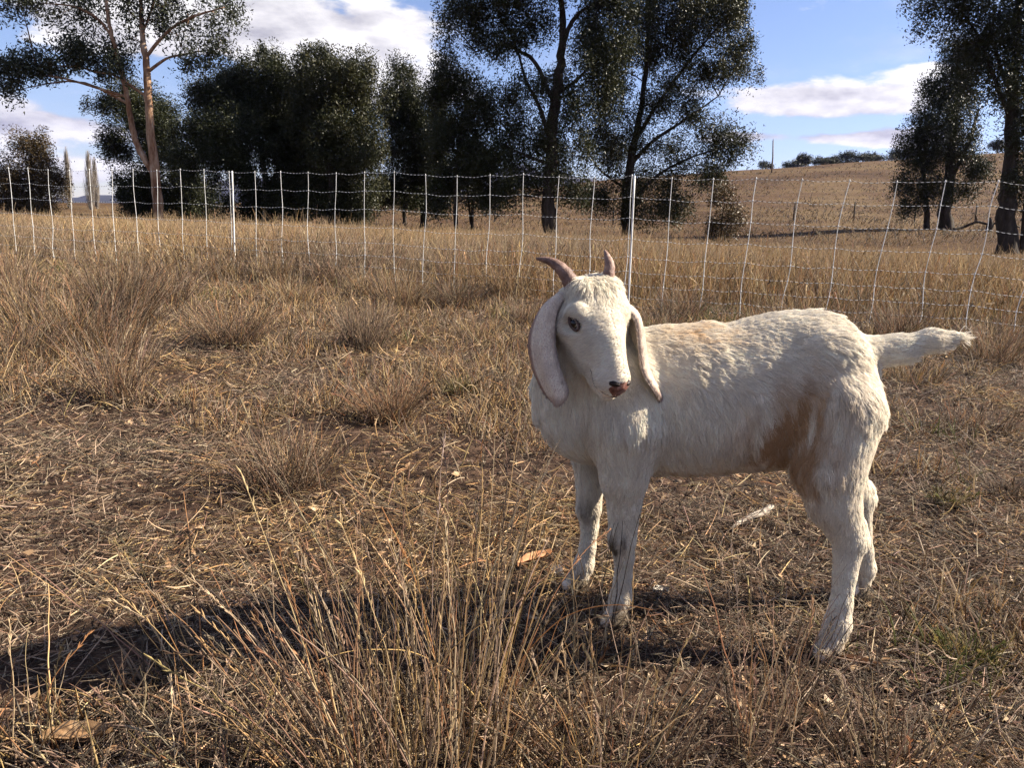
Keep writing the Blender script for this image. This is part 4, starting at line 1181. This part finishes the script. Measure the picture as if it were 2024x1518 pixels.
        blobs=[(-3.27, 8.58, 1.24, 0.8), (-4.31, 8.49, 0.6, 0.68), (-2.07, 7.86, 1.1, 1.0), (-0.77, 7.74, 1.2, 1.2), (-2.3, 6.99, 0.68, 0.8), (-1.29, 5.9, 0.8, 0.92), (0.13, 5.69, 1.2, 1.4), (-0.36, 4.26, 0.8, 0.8), (0.91, 3.4, 1.2, 1.0), (-2.21, 9.87, 2.0, 1.2), (0.05, 9.29, 2.0, 1.8), (-0.51, 2.89, 0.52, 0.44), (0.54, 2.29, 0.52, 0.48), (-2.33, 6.04, 0.4, 0.48)]),
}


def mat_leaf(name, stops, rough=.48, trans=.16):
    m, nt, b = mat_new(name)
    n = noise_node(nt, 2.2, 4, .7); r = ramp(nt, stops)
    nt.links.new(n.outputs['Fac'], r.inputs[0]); nt.links.new(r.outputs[0], b.inputs['Base Color'])
    b.inputs['Roughness'].default_value = rough; b.inputs['Specular IOR Level'].default_value = .22
    tr = nt.nodes.new('ShaderNodeBsdfTranslucent'); nt.links.new(r.outputs[0], tr.inputs[0])
    mx = nt.nodes.new('ShaderNodeMixShader'); mx.inputs[0].default_value = trans
    nt.links.new(b.outputs[0], mx.inputs[1]); nt.links.new(tr.outputs[0], mx.inputs[2]); nt.links.new(mx.outputs[0], nt.nodes['Material Output'].inputs[0])
    return m


def mat_bark(name, stops, scale=6.):
    m, nt, b = mat_new(name)
    tc = nt.nodes.new('ShaderNodeTexCoord'); mp = nt.nodes.new('ShaderNodeMapping'); mp.inputs['Scale'].default_value = (1., 1., .22)
    nt.links.new(tc.outputs['Object'], mp.inputs['Vector'])
    n = nt.nodes.new('ShaderNodeTexNoise'); n.inputs['Scale'].default_value = scale; n.inputs['Detail'].default_value = 7; n.inputs['Roughness'].default_value = .7
    nt.links.new(mp.outputs[0], n.inputs['Vector'])
    r = ramp(nt, stops); nt.links.new(n.outputs['Fac'], r.inputs[0]); nt.links.new(r.outputs[0], b.inputs['Base Color'])
    b.inputs['Roughness'].default_value = .9; b.inputs['Specular IOR Level'].default_value = .15
    bp = nt.nodes.new('ShaderNodeBump'); bp.inputs['Strength'].default_value = .8; bp.inputs['Distance'].default_value = .06
    nt.links.new(n.outputs['Fac'], bp.inputs['Height']); nt.links.new(bp.outputs[0], b.inputs['Normal'])
    return m


def leaf_mesh(c, size, droop, r):
    """lens-shaped leaves folded along the midrib: c (n,3) centres -> verts, quads."""
    n = len(c)
    d = r.normal(0, 1, (n, 3)); d[:, 2] = d[:, 2] * .6 - droop; d = nrm(d)
    s = nrm(np.cross(d, r.normal(0, 1, (n, 3))))
    L = size * (.6 + .8 * r.random((n, 1))); W = L * (.12 + .10 * r.random((n, 1)))
    nn = np.cross(d, s)
    v = np.stack([c - d * L * .5, c - d * L * .05 + s * W + nn * W * .3, c + d * L * .5 + nn * L * .08, c - d * L * .05 - s * W + nn * W * .3], 1)
    return v.reshape(-1, 3), np.arange(4 * n).reshape(n, 4)


def tree(name, label, spec, leaf, bark, size=.13, per_m2=620, droop=.8, seed=1, clump=.30, depth=.85, group=None, cat='tree', twigs=True):
    r = np.random.default_rng(seed)
    per_m2 = per_m2 * (4.2 if spec in (TREES['t5'], TREES['t6'], TREES['t7'], TREES['t7b'], TREES['t2']) else 3.1); size = size * .88
    x, y = spec['loc']; z = float(land(np.array([x]), np.array([y]))[0])
    root = empty(name, (x, y, z)); tag(root, label, cat, group)
    stems = []
    parts = []
    for si, st in enumerate(spec['stems']):
        a = np.array(st, float)
        if si == 0 or a[0, 1] < .6:
            a[0, 1] = min(a[0, 1], -.25)
        yo = np.linspace(0, 1, len(a)) ** 1.2 * r.normal(0, .09) * (a[-1, 1] - a[0, 1] if si else .5)
        p = np.c_[a[:, 0], yo, a[:, 1]]
        if si and stems:        # root the limb in the nearest thicker stem
            allp = np.concatenate(stems); j = np.argmin(np.linalg.norm(allp[:, [0, 2]] - p[0, [0, 2]], axis=1))
            if a[0, 1] > .6:
                p[:, 1] += allp[j, 1] - p[0, 1]; p[0] = allp[j]
        m = max(8, len(a) * 4)
        fine = spline(p, m); rad = np.interp(np.linspace(0, 1, m), np.linspace(0, 1, len(a)), a[:, 2] * .70)
        fine[2:, :2] += (.12 * rad[2:, None]) * r.normal(0, 1, (m - 2, 2))
        if si == 0:
            rad[:2] *= (1.35, 1.12)
        stems.append(fine); parts.append(tube(fine, rad, 8, seed=seed, wob=.16))
    allp = np.concatenate(stems)
    C_ = []
    for (bx, bz, rx, rz) in spec['blobs']:
        by = r.normal(0, 1) * depth * .45 * min(rx, 2.2)
        ry = max(rz, rx * depth * .8)
        area = math.pi * rx * rz
        nc = int(max(6, area * 7.5))
        u = nrm(r.normal(0, 1, (nc, 3))) * (r.random((nc, 1)) ** (1 / 2.2))
        lump = 1 + .34 * vnoise(nrm(u) * 1.9 + 7.7 * len(C_), seed) + .16 * vnoise(nrm(u) * 4.3 + 3.1 * len(C_), seed + 9)
        cl = np.array([bx, by, bz]) + u * (rx, ry, rz) * lump[:, None]
        # limb from the wood to the heart of the mass, then twigs to clumps
        hub = np.array([bx, by, bz - rz * .2])
        low = allp[allp[:, 2] < hub[2] + .1]
        src = low if len(low) > 4 else allp
        j = np.argmin(np.linalg.norm(src - hub, axis=1) + .5 * np.abs(src[:, 2] - hub[2] + .6 * rx))
        d = np.linalg.norm(src[j] - hub)
        if d > .25:
            mid = (src[j] + hub) / 2 + (0, 0, .10 * d) + r.normal(0, .06 * d, 3)
            q = spline(np.array([src[j], mid, hub]), 8); rr = np.linspace(.016 + .010 * d, .010, 8)
            parts.append(tube(q, rr, 5))
        if twigs:
            for t in r.choice(nc, min(nc, 5 + int(area * 1.1)), replace=False):
                q = np.array([hub, (hub + cl[t]) / 2 + r.normal(0, .12, 3), cl[t]]); parts.append(tube(spline(q, 5), np.linspace(.011, .003, 5), 4, cap=False))
        per = max(8, int(per_m2 * area / nc))
        cnt = np.clip((per * (.35 + 1.3 * r.random(nc))).astype(int), 3, None)
        own = np.repeat(np.arange(nc), cnt); g = np.clip(r.normal(0, 1, (len(own), 3)), -1.7, 1.7)
        sc_ = clump * (.6 + .7 * r.random((nc, 1)))
        C_.append(cl[own] + g * sc_[own] * (.9, .9, 1.15) - np.c_[np.zeros((len(own), 2)), np.abs(g[:, 0]) * .12])
    tv, tf = join(parts)
    mesh_obj('trunk', tv, tf, bark, root)
    cc = np.concatenate(C_)
    v, f = leaf_mesh(cc, size, droop, r)
    mesh_obj('crown', v, f, leaf, root, smooth=False)
    return root


def build_trees():
    dark = mat_leaf('gum_leaf_dark', [(.32, (.013, .017, .007)), (.52, (.026, .030, .011)), (.72, (.055, .052, .020))])
    olive = mat_leaf('gum_leaf_olive', [(.32, (.018, .022, .009)), (.52, (.036, .038, .015)), (.72, (.072, .062, .025))])
    grey = mat_leaf('gum_leaf_greygreen', [(.32, (.022, .028, .016)), (.52, (.042, .048, .027)), (.72, (.080, .082, .048))])
    rust = mat_leaf('brown_leaf', [(.32, (.035, .027, .011)), (.52, (.066, .044, .018)), (.72, (.10, .064, .026))])
    bark_d = mat_bark('bark_dark', [(.35, (.018, .014, .011)), (.55, (.045, .035, .027)), (.75, (.10, .08, .06))])
    bark_r = mat_bark('bark_peeling', [(.30, (.045, .025, .016)), (.44, (.20, .10, .055)), (.56, (.36, .23, .145)), (.70, (.50, .41, .32))], 4.)
    bark_g = mat_bark('bark_grey', [(.35, (.10, .085, .07)), (.55, (.22, .19, .15)), (.75, (.36, .31, .25))])
    T = TREES
    tree('gum_tree', 'slender gum tree with peeling orange-brown bark and thin open crown', T['gum'], grey, bark_r, .15, 330, .75, 11, .26, .7)
    tree('bushy_tree', 'round dark bushy tree right behind the peeling gum trunk', T['t2'], dark, bark_d, .15, 560, .3, 12, .34)
    tree('brown_tree', 'brownish-green rounded tree beside the bare grey poplars', T['t3'], rust, bark_d, .15, 560, .3, 13, .34)
    tree('gum_tree', 'wide dark gum tree with pale forked trunk beside the peeling gum', T['t5'], dark, bark_g, .14, 640, .8, 14)
    tree('gum_tree', 'dense dark gum tree with a pointed olive crown top in the grove', T['t6'], olive, bark_d, .14, 640, .8, 15)
    tree('gum_tree', 'mid-sized dark gum with a thin wispy tip between dense grove crowns', T['t7'], dark, bark_d, .14, 560, .8, 16)
    tree('gum_tree', 'narrow dark gum leaning up beside the tallest tree', T['t7b'], dark, bark_d, .13, 560, .8, 17)
    tree('sapling', 'small twin-stemmed gum with two thin trunks in the grove shade', T['t7c'], dark, bark_d, .14, 520, .8, 18)
    tree('sapling', 'small single-stemmed gum with a short straight trunk in the grove shade', T['t7d'], dark, bark_d, .14, 520, .8, 19)
    tree('gum_tree', 'tallest dark gum tree with a thick black trunk and spreading limbs', T['t8'], dark, bark_d, .13, 560, .8, 20)
    tree('gum_tree', 'broad gum tree with a sunlit olive side facing the open hill', T['t9'], olive, bark_d, .13, 520, .8, 21)
    tree('bush', 'low brown-green bush at the edge of the hill paddock', T['bush'], rust, bark_d, .12, 520, .5, 22, .22, cat='bush')
    tree('gum_tree', 'two-stemmed dark gum with ragged layered foliage beside the fallen branch', T['t10'], dark, bark_d, .16, 460, .8, 23, .36)
    tree('gum_tree', 'large gum with a thick dark trunk and airy drooping leaves', T['t11'], dark, bark_d, .13, 520, .8, 24)

    # bare poplars: bundles of thin upright twigs
    pale = mat_bark('bark_poplar', [(.35, (.13, .11, .095)), (.55, (.22, .19, .16)), (.75, (.32, .28, .24))], 3.)
    r = np.random.default_rng(33)
    for k, (x, y, h, w, lab) in enumerate([(-35.2, 62., 5.2, .62, 'tallest bare grey poplar, next to the brown tree'), (-33.9, 63.5, 4.5, .55, 'middle bare grey poplar of the leafless three'),
                                            (-33.0, 61., 4.9, .70, 'bare grey poplar with upswept twigs, next to the bushy dark tree')]):
        z = float(land(np.array([x]), np.array([y]))[0]) - .5
        root = empty('poplar_tree', (x, y, z)); tag(root, lab, 'tree', 'bare poplars')
        v, f = tube(spline(np.array([(0, 0, -.3), (.03, 0, h * .5), (0, 0, h)]), 10), np.linspace(.12, .02, 10), 6)
        mesh_obj('trunk', v, f, pale, root)
        n = 300
        t = .9 * r.random(n); a = r.random(n) * 6.28; L = (1 - t) * h * .35 + .35 + .4 * r.random(n)
        sp = w * (1.05 - .8 * t) * (.35 + .65 * r.random(n)) * .75
        b = np.stack([0 * t, 0 * t, t * h * .95], 1); dirx = np.stack([np.cos(a), np.sin(a), 0 * a], 1)
        P = np.stack([b, b + dirx * (sp * .6)[:, None] + AX((0, 0, 1)) * (L * .35)[:, None], b + dirx * sp[:, None] + AX((0, 0, 1)) * L[:, None]], 1)
        R = np.tile(np.array([.012, .008, .003]), (n, 1))
        strands('crown', P, R, pale, root)

    # trees along the crest of the hill
    rr = np.random.default_rng(44)
    for k in range(34):
        x = 74 + k * 1.25 + rr.normal(0, .9); y = 222 + rr.normal(0, 8)
        hgt = 1.3 + 2.4 * rr.random() ** 1.6; w = 1.3 + 1.5 * rr.random()
        sp = dict(loc=(x, y), stems=[[(0, -.3, .12), (.1, hgt * .5, .09), (0, hgt, .05)]], blobs=[(0, hgt * .75, w, hgt * .32), (w * .5, hgt * .55, w * .6, hgt * .25), (-w * .6, hgt * .6, w * .55, hgt * .28)])
        tree('hill_tree', 'taller dark tree rising from the row on the hill skyline' if hgt > 2.1 else 'low rounded dark tree in the row on the hill skyline', sp, dark, bark_d, .42, 60, .2, 100 + k, .35, group='taller trees along the hill crest' if hgt > 2.1 else 'low trees along the hill crest', twigs=False)
    for k, (x, y, hgt, w, lab) in enumerate([(134, 228, 4.2, 3.2, 'lone wide dark tree on the highest part of the skyline'), (69, 226, 2.6, 2.6, 'low dark tree on the skyline beside the broad gum')]):
        sp = dict(loc=(x, y), stems=[[(0, -.3, .2), (.1, hgt * .5, .12), (0, hgt, .06)]], blobs=[(0, hgt * .75, w * .7, hgt * .3), (w * .5, hgt * .55, w * .6, hgt * .25), (-w * .6, hgt * .6, w * .55, hgt * .28)])
        tree('hill_tree', lab, sp, dark, bark_d, .45, 60, .2, 140 + k, .4, twigs=False)

    # a weathered power pole on the rise
    x, y = 59.4, 190.; z = float(land(np.array([x]), np.array([y]))[0])
    wood = mat_bark('pole_wood', [(.35, (.10, .08, .06)), (.7, (.26, .22, .17))], 5.)
    pr = empty('power_pole', (x, y, z)); tag(pr, 'bare wooden power pole standing on the hill', 'pole')
    v, f = tube(np.array([(0, 0, -.5), (-.1, 0, 3.5), (-.45, 0, 7.4)]), [.20, .17, .13], 8); mesh_obj('shaft', v, f, wood, pr)
    v, f = tube(np.array([(-.43, -.1, 7.35), (-.46, -.1, 7.75)]), [.05, .05], 6); mesh_obj('insulator', v, f, wood, pr)

    # fallen branch under the right-hand trees
    x, y = 27.4, 47.; z = float(land(np.array([x]), np.array([y]))[0])
    lr = empty('fallen_branch', (x, y, z)); tag(lr, 'dark crooked fallen branch lying between the two right trunks', 'branch')
    v, f = tube(spline(np.array([(-1.7, 0, .05), (-.9, .2, .25), (-.3, 0, .55), (.5, .1, .45), (1.3, 0, .62), (2.4, .2, .35)]), 22), np.linspace(.09, .05, 22), 7, wob=.2, seed=4); mesh_obj('stem', v, f, bark_d, lr)
    v, f = tube(spline(np.array([(.52, .1, .0), (.55, .1, .45), (.5, .1, .85)]), 8), [.16, .17, .18, .18, .16, .13, .10, .05], 8, wob=.2, seed=5); mesh_obj('stub', v, f, bark_d, lr)
    v, f = tube(spline(np.array([(-.3, 0, .55), (-.5, -.1, .95), (-.8, -.1, 1.1)]), 6), np.linspace(.04, .015, 6), 5); mesh_obj('twig', v, f, bark_d, lr)


def build_mountains():
    n, m = 150, 18
    a = np.linspace(-1.15, 1.15, n); t = np.linspace(0, 1, m)
    A, Tt = np.meshgrid(a, t, indexing='ij')
    R_ = 3000 + 1500 * Tt
    crest = 150 + 60 * fbm(np.c_[a * 7.0, a * 0], 4, 5) + 150 * np.exp(-((a + .03) / .13) ** 2) + 30 * np.exp(-((a + .36) / .06) ** 2)
    crest = crest * np.where(a < -.38, .45, 1.)
    crest = np.clip(crest, 40, None)
    Z = np.sin(np.clip(Tt * 1.35, 0, 1) * math.pi / 2) * crest[:, None] + 26 * fbm(np.c_[(A * 30).ravel(), (Tt * 5).ravel()], 4, 6).reshape(A.shape) * np.sin(Tt * math.pi) - 25 * (Tt == 0)
    v = np.stack([np.sin(A) * R_, np.cos(A) * R_, Z], -1).reshape(-1, 3)
    i = np.arange(n * m).reshape(n, m)
    f = np.stack([i[:-1, :-1].ravel(), i[1:, :-1].ravel(), i[1:, 1:].ravel(), i[:-1, 1:].ravel()], 1)
    g = mesh_obj('hills', v, f, mat_noise('forested_range', [(.35, (.015, .018, .013)), (.6, (.028, .03, .02)), (.8, (.045, .043, .03))], .02, .95))
    tag(g, 'far forested mountain range behind the trees', 'hills', kind='structure')


# ------------------------------------------------------------------ tussocks and small things on the ground
def build_tussocks(straw):
    tan = STRAW
    mixd = np.concatenate([STRAW, GREY])
    red = np.array([(.36, .20, .11), (.30, .19, .12), (.42, .29, .16), (.24, .17, .12), (.38, .30, .21)])
    mid = [(-2.29, 5.08, .36, 300), (-1.98, 3.3, .33, 260), (-2.01, 3.04, .24, 200), (-2.75, 7.15, .30, 260), (-2.22, 7.12, .32, 260), (-1.71, 7.09, .30, 260),
           (-.84, 5.64, .34, 300), (-.08, 6.6, .32, 280), (-2.62, 4.16, .34, 260), (-1.85, 3.4, .36, 260), (1.78, 3.39, .15, 160), (2.55, 4.09, .24, 220), (2.9, 4.6, .25, 200),
           (-3.4, 5.2, .34, 260), (-3.0, 4.7, .28, 220), (.5, 6.2, .30, 240), (1.2, 5.6, .3, 240), (1.9, 5.2, .3, 240), (2.5, 5.0, .28, 240), (.1, 5.0, .22, 200), (-1.2, 6.3, .3, 240),
           (-4.2, 6.4, .4, 260), (.9, 4.6, .2, 180), (-.2, 4.3, .16, 160), (-1.9, 2.6, .2, 160), (1.6, 2.6, .12, 120), (-.9, 4.7, .2, 160), (-1.6, 5.6, .25, 200)]
    for x, y, h, n in mid:
        o = tussock('grass_tussock', x, y, .16 + .30 * h, h * 1.02, int(n * 1.5), mixd if rng.random() < .6 else np.concatenate([GREY, red]), straw, .5, .12)
        fl = FENCE_O[1] + (x - FENCE_O[0]) * math.tan(FENCE_A)
        if y > fl - 1.4:
            lab, grp = 'dry grey-brown grass clump at the foot of the white netting', 'tussocks along the netting'
        elif x < -1.5:
            lab, grp = 'dry grass clump in the thick growth around the large grey tussock', 'tussocks round the large grey tussock'
        elif x > 1.3:
            lab, grp = 'short dry grass clump on the trampled ground behind the goat', 'tussocks behind the goat'
        else:
            lab, grp = 'small dry grass clump on the open straw between goat and netting', 'tussocks on the open straw'
        tag(o, lab, 'grass tussock', grp)
    own = [
        (-2.11, 4.11, .24, .46, 760, np.concatenate([GREY * .75, red * .8]), .40, 'large grey dead tussock with a dark hollow base, leaning over its own shade'),
        (-.45, 5.79, .26, .30, 420, np.concatenate([GREY * .7, red * .6]), .8, 'dark rounded tussock of drooping stems in front of the netting'),
        (-1.33, 3.61, .20, .28, 420, np.concatenate([GREY * .8, red]), .7, 'spiky dark brown tussock with short stiff stems'),
        (-.73, 3.76, .18, .28, 380, GREY, .45, 'upright purplish-grey tussock with thin straight stems'),
        (-.39, 2.39, .12, .18, 300, red, .7, 'low rusty brown tussock with fanned stems'),
        (-.19, 2.77, .07, .09, 170, np.array([(.26, .23, .10), (.34, .28, .13), (.20, .19, .08)]), .6, 'tiny olive-green tussock on bare straw'),
        (-1.31, 2.52, .14, .32, 200, np.concatenate([GREY, red]), .5, 'loose tussock of thin pinkish-grey stems with bare gaps'),
        (-.53, 1.74, .15, .20, 300, np.concatenate([GREY, red * .8]), .6, 'dark-based tussock of brittle stems beyond the goat shadow'),
        (1.28, 1.88, .10, .09, 160, np.concatenate([GREY * .7, red * .7]), .8, 'small dark tuft behind the goat tail'),
        (.70, 1.07, .05, .06, 130, np.array([(.14, .17, .05), (.34, .30, .10), (.10, .12, .04), (.42, .34, .14)]), .6, 'small green and yellow tuft beside the hind hoof'),
        (1.05, 1.76, .06, .06, 110, np.array([(.20, .19, .08), (.34, .28, .13)]), .7, 'tiny green tuft on the trampled soil behind the goat'),
    ]
    for x, y, rd, h, n, pal, sp, lab in own:
        tag(tussock('grass_tussock', x, y, rd, h, int(n * 1.3), pal, straw, sp, .10), lab, 'grass tussock')
    fore = [   # tall seeding stems close by: x, y, spread of the base, height, stems, fan, lean, label
        (-.09, .76, .17, .41, 150, np.concatenate([STRAW, GREY, red]), .24, (-.10, .02), 'tall foreground clump of upright reddish-grey stems with seed heads'),
        (-.04, .92, .13, .37, 70, mixd, .24, (-.06, .0), 'tall straw stems rising in front of the goat chest'),
        (-.19, .80, .13, .32, 62, np.concatenate([STRAW, STRAW, red]), .34, (-.26, .04), 'golden stems bending over the goat shadow'),
        (-.42, .95, .07, .30, 14, STRAW, .30, (-.32, .10), 'few long golden seed stalks arching over the shadow edge'),
        (.33, .86, .11, .25, 55, np.concatenate([GREY, red]), .22, (.02, .0), 'thin grey stems standing before the hind leg'),
        (.40, .94, .07, .17, 22, np.concatenate([GREY, red]), .30, (.05, .0), 'short dark stems around the near hind hoof'),
        (.13, 1.02, .06, .30, 12, STRAW, .22, (.04, .0), 'sparse pale seed stalks crossing the front legs'),
        (.13, .79, .15, .20, 130, np.concatenate([GREY, STRAW, red * .8]), .42, (.0, .0), 'tangled brown clump below the front hooves'),
        (.45, .79, .13, .14, 120, np.concatenate([GREY * .8, red * .8]), .5, (.0, .0), 'dark matted clump below the hind hooves'),
        (-.54, .78, .07, .20, 16, STRAW, .22, (-.05, .05), 'thin upright golden stalks at the shadow end'),
        (-.30, .70, .11, .16, 60, mixd, .6, (-.2, .0), 'flattened tangle of straw beside the golden stems'),
    ]
    for x, y, rd, h, n, pal, sp, lean, lab in fore:
        tag(tussock('grass_tussock', x, y, rd, h, int(n * 1.0), pal, straw, sp * 1.15, .35, lean, 1.25, 9), lab, 'grass tussock')


def curled_leaf(name, label, x, y, L, W, rz, curl, mat, lift=.004):
    nu, nv = 15, 7
    u = np.linspace(0, 1, nu); v = np.linspace(-1, 1, nv)
    wid = W * np.sin(np.clip(u * .96 + .02, 0, 1) * math.pi) ** .75
    X = np.repeat(((u - .5) * L)[:, None], nv, 1); Y = wid[:, None] * v[None] + .12 * W * np.sin(u * 5)[:, None]
    Z = curl * W * v[None] ** 2 + .25 * W * np.sin(u * 4.2 + 1)[:, None] + .08 * W * np.sin(u * 21)[:, None] * v[None]
    top = np.stack([X, Y, Z], -1).reshape(-1, 3); bot = top - (0, 0, .0006)
    m = nu * nv; f = []
    for i in range(nu - 1):
        for j in range(nv - 1):
            a = i * nv + j; q = (a, a + nv, a + nv + 1, a + 1); f.append(q); f.append(tuple(m + t for t in q[::-1]))
    V = np.concatenate([top, bot])
    o = mesh_obj(name, V, f, mat)
    z = float(land(np.array([x]), np.array([y]))[0])
    o.location = (x, y, z + lift - V[:, 2].min() * .5); o.rotation_euler = (.12, -.1, rz)
    return tag(o, label, 'leaf')


def build_small_things():
    dry = mat_noise('dead_leaf_orange', [(.3, (.20, .075, .03)), (.5, (.36, .16, .07)), (.7, (.48, .27, .14))], 60, .7, .5, 300, dist=.001)
    brown = mat_noise('dead_leaf_brown', [(.3, (.16, .085, .04)), (.5, (.30, .18, .09)), (.7, (.44, .30, .17))], 60, .7, .5, 300, dist=.001)
    pale = mat_noise('dead_leaf_pale', [(.3, (.36, .30, .24)), (.6, (.58, .52, .44))], 60, .7, .5, 300, dist=.001)
    curled_leaf('dead_leaf', 'long orange-brown dead leaf in front of the far front hoof', .055, 1.33, .085, .011, .75, .9, dry, .012)
    curled_leaf('dead_leaf', 'pale grey curled leaf beside the orange dead leaf', .095, 1.305, .035, .011, -.9, .8, pale, .006)
    curled_leaf('dead_leaf', 'broad brown dead leaf lying in the goat shadow corner', -.49, .80, .075, .015, .35, .7, brown, .012)
    curled_leaf('dead_leaf', 'narrow tan bark curl beside the near hind hoof', .525, 1.035, .060, .006, -.45, 1.0, brown, .008)
    curled_leaf('dead_leaf', 'small pale leaf between front and hind legs', .27, 1.235, .030, .009, .3, .7, pale, .006)
    curled_leaf('dead_leaf', 'tan oval leaf on bare soil behind the goat', 1.0, 1.55, .034, .010, .9, .7, brown, .006)
    # bleached stick
    a, b = AX((.475, 1.545)), AX((.60, 1.665))
    t = np.linspace(0, 1, 16)
    P = np.c_[a[0] + (b[0] - a[0]) * t, a[1] + (b[1] - a[1]) * t + .006 * np.sin(t * 6), .012 + .010 * t]
    o = P.mean(0); P = P - o
    wood = mat_noise('bleached_wood', [(.3, (.16, .125, .10)), (.5, (.34, .29, .235)), (.7, (.50, .45, .38))], 70, .85, .8, 240, dist=.002)
    v, f = tube(P, np.interp(t, [0, .15, .6, .95, 1], [.002, .0045, .0075, .0080, .004]), 8, wob=.35, seed=9)
    s = mesh_obj('stick', v, f, wood); s.location = o + AX((0, 0, float(land(np.array([o[0]]), np.array([o[1]]))[0])))
    tag(s, 'short bleached grey stick lying behind the goat belly', 'stick')
    # leaf litter too small to count: flakes of bark and leaf
    n = 4200
    y = .5 + 5.5 * rng.random(n) ** 1.5; x = (rng.random(n) * 2 - 1) * (y * .74 + .2)
    z = land(x, y); c = np.stack([x, y, z + .004 + .006 * rng.random(n)], 1)
    d = nrm(np.c_[rng.normal(0, 1, (n, 2)), .25 * rng.normal(0, 1, n)]); sd = nrm(np.cross(d, np.c_[.3 * rng.normal(0, 1, (n, 2)), np.ones(n)]))
    L = (.005 + .012 * rng.random((n, 1)) ** 3); W = L * (.25 + .3 * rng.random((n, 1))); nn = np.cross(d, sd)
    V = np.stack([c - d * L, c + sd * W + nn * W * .4, c + d * L, c - sd * W + nn * W * .4], 1).reshape(-1, 3)
    fl = mesh_obj('leaf_litter', V, np.arange(4 * n).reshape(n, 4), mat_noise('leaf_flakes', [(.32, (.09, .05, .03)), (.45, (.28, .16, .08)), (.55, (.34, .23, .13)), (.70, (.46, .38, .29))], 40, .8), smooth=False)
    tag(fl, 'crumbled leaf and bark flakes strewn over the soil', 'leaf litter', kind='stuff')
    # pebbles and soil crumbs
    n = 2600
    y = .5 + 4. * rng.random(n) ** 1.4; x = (rng.random(n) * 2 - 1) * (y * .74 + .2); z = land(x, y)
    ico = np.array([(0, 0, 1), (.89, 0, .45), (.28, .85, .45), (-.72, .53, .45), (-.72, -.53, .45), (.28, -.85, .45), (.72, .53, -.45), (-.28, .85, -.45), (-.89, 0, -.45), (-.28, -.85, -.45), (.72, -.53, -.45), (0, 0, -1)])
    tri = np.array([(0, 1, 2), (0, 2, 3), (0, 3, 4), (0, 4, 5), (0, 5, 1), (1, 6, 2), (2, 7, 3), (3, 8, 4), (4, 9, 5), (5, 10, 1), (6, 7, 2), (7, 8, 3), (8, 9, 4), (9, 10, 5), (10, 6, 1), (11, 7, 6), (11, 8, 7), (11, 9, 8), (11, 10, 9), (11, 6, 10)])
    s = (.0016 + .0075 * rng.random(n) ** 4)[:, None, None] * (.7 + .6 * rng.random((n, 12, 1))) * (.7 + .6 * rng.random((n, 1, 3)))
    V = np.stack([x, y, z + .001], 1)[:, None] + ico[None] * s
    F_ = (tri[None] + 12 * np.arange(n)[:, None, None]).reshape(-1, 3)
    pb = mesh_obj('soil_crumbs', V.reshape(-1, 3), F_, mat_noise('soil_crumb', [(.35, (.05, .035, .025)), (.6, (.14, .10, .07)), (.75, (.30, .25, .2))], 30, .95))
    tag(pb, 'small clods and pebbles on the bare soil', 'pebbles', kind='stuff')


def build_hill_grass(straw):
    # tufts that break up the grazed slope
    n = 26000
    y = 34 + 175 * rng.random(n) ** 1.5; x = (rng.random(n) * 1.1 - .25) * y * .9
    ok = fbm(np.c_[x, y] / 9., 3, 95) + .4 * rng.normal(0, 1, n) > -.1; x, y = x[ok], y[ok]; n = len(x)
    h = (.12 + .25 * rng.random(n) ** 2) * (1 + y / 160)
    P = blades(x, y, h, rng.random(n) * 6.28, .2 + .7 * rng.random(n), np.abs(rng.normal(.5, .4, n)), 3)
    R = (.012 + .018 * rng.random(n))[:, None] * (y / 60)[:, None] * np.array([1., .9, .3])[None]
    c = pick(np.concatenate([STRAW, GREY]), n) * .55; dk = rng.random(n) < .4; c[dk] *= .55
    tag(strands('hill_grass', P, R, straw, None, c), 'low dry tufts dotted over the grazed hill slope', 'grass', kind='stuff')


def build_haze():
    m = bpy.data.materials.new('thin_haze'); m.use_nodes = True
    nt = m.node_tree; nt.nodes.remove(nt.nodes['Principled BSDF'])
    v = nt.nodes.new('ShaderNodeVolumePrincipled')
    v.inputs['Color'].default_value = (.36, .39, .90, 1); v.inputs['Density'].default_value = HAZE; v.inputs['Anisotropy'].default_value = .2
    nt.links.new(v.outputs[0], nt.nodes['Material Output'].inputs['Volume'])
    x0, x1, y0, y1, z0, z1 = -5200, 5200, -3400, 5200, -60, 480
    V = np.array([(x, y, z) for z in (z0, z1) for y in (y0, y1) for x in (x0, x1)], float)
    f = [(0, 2, 3, 1), (4, 5, 7, 6), (0, 1, 5, 4), (2, 6, 7, 3), (0, 4, 6, 2), (1, 3, 7, 5)]
    o = mesh_obj('haze', V, f, m, smooth=False)
    tag(o, 'thin bluish air between the paddock and the far range', 'haze', kind='stuff')


HAZE = .00005

build_ground()
build_mountains()
build_haze()
build_trees()
build_wire_fence()
build_net_fence()
build_goat()
straw_mat = mat_tint('dry_straw', .62, .25, .18)
build_tussocks(straw_mat)
build_tall_grass(straw_mat)
build_short_grass(straw_mat)
build_litter(straw_mat)
build_small_things()
build_hill_grass(straw_mat)
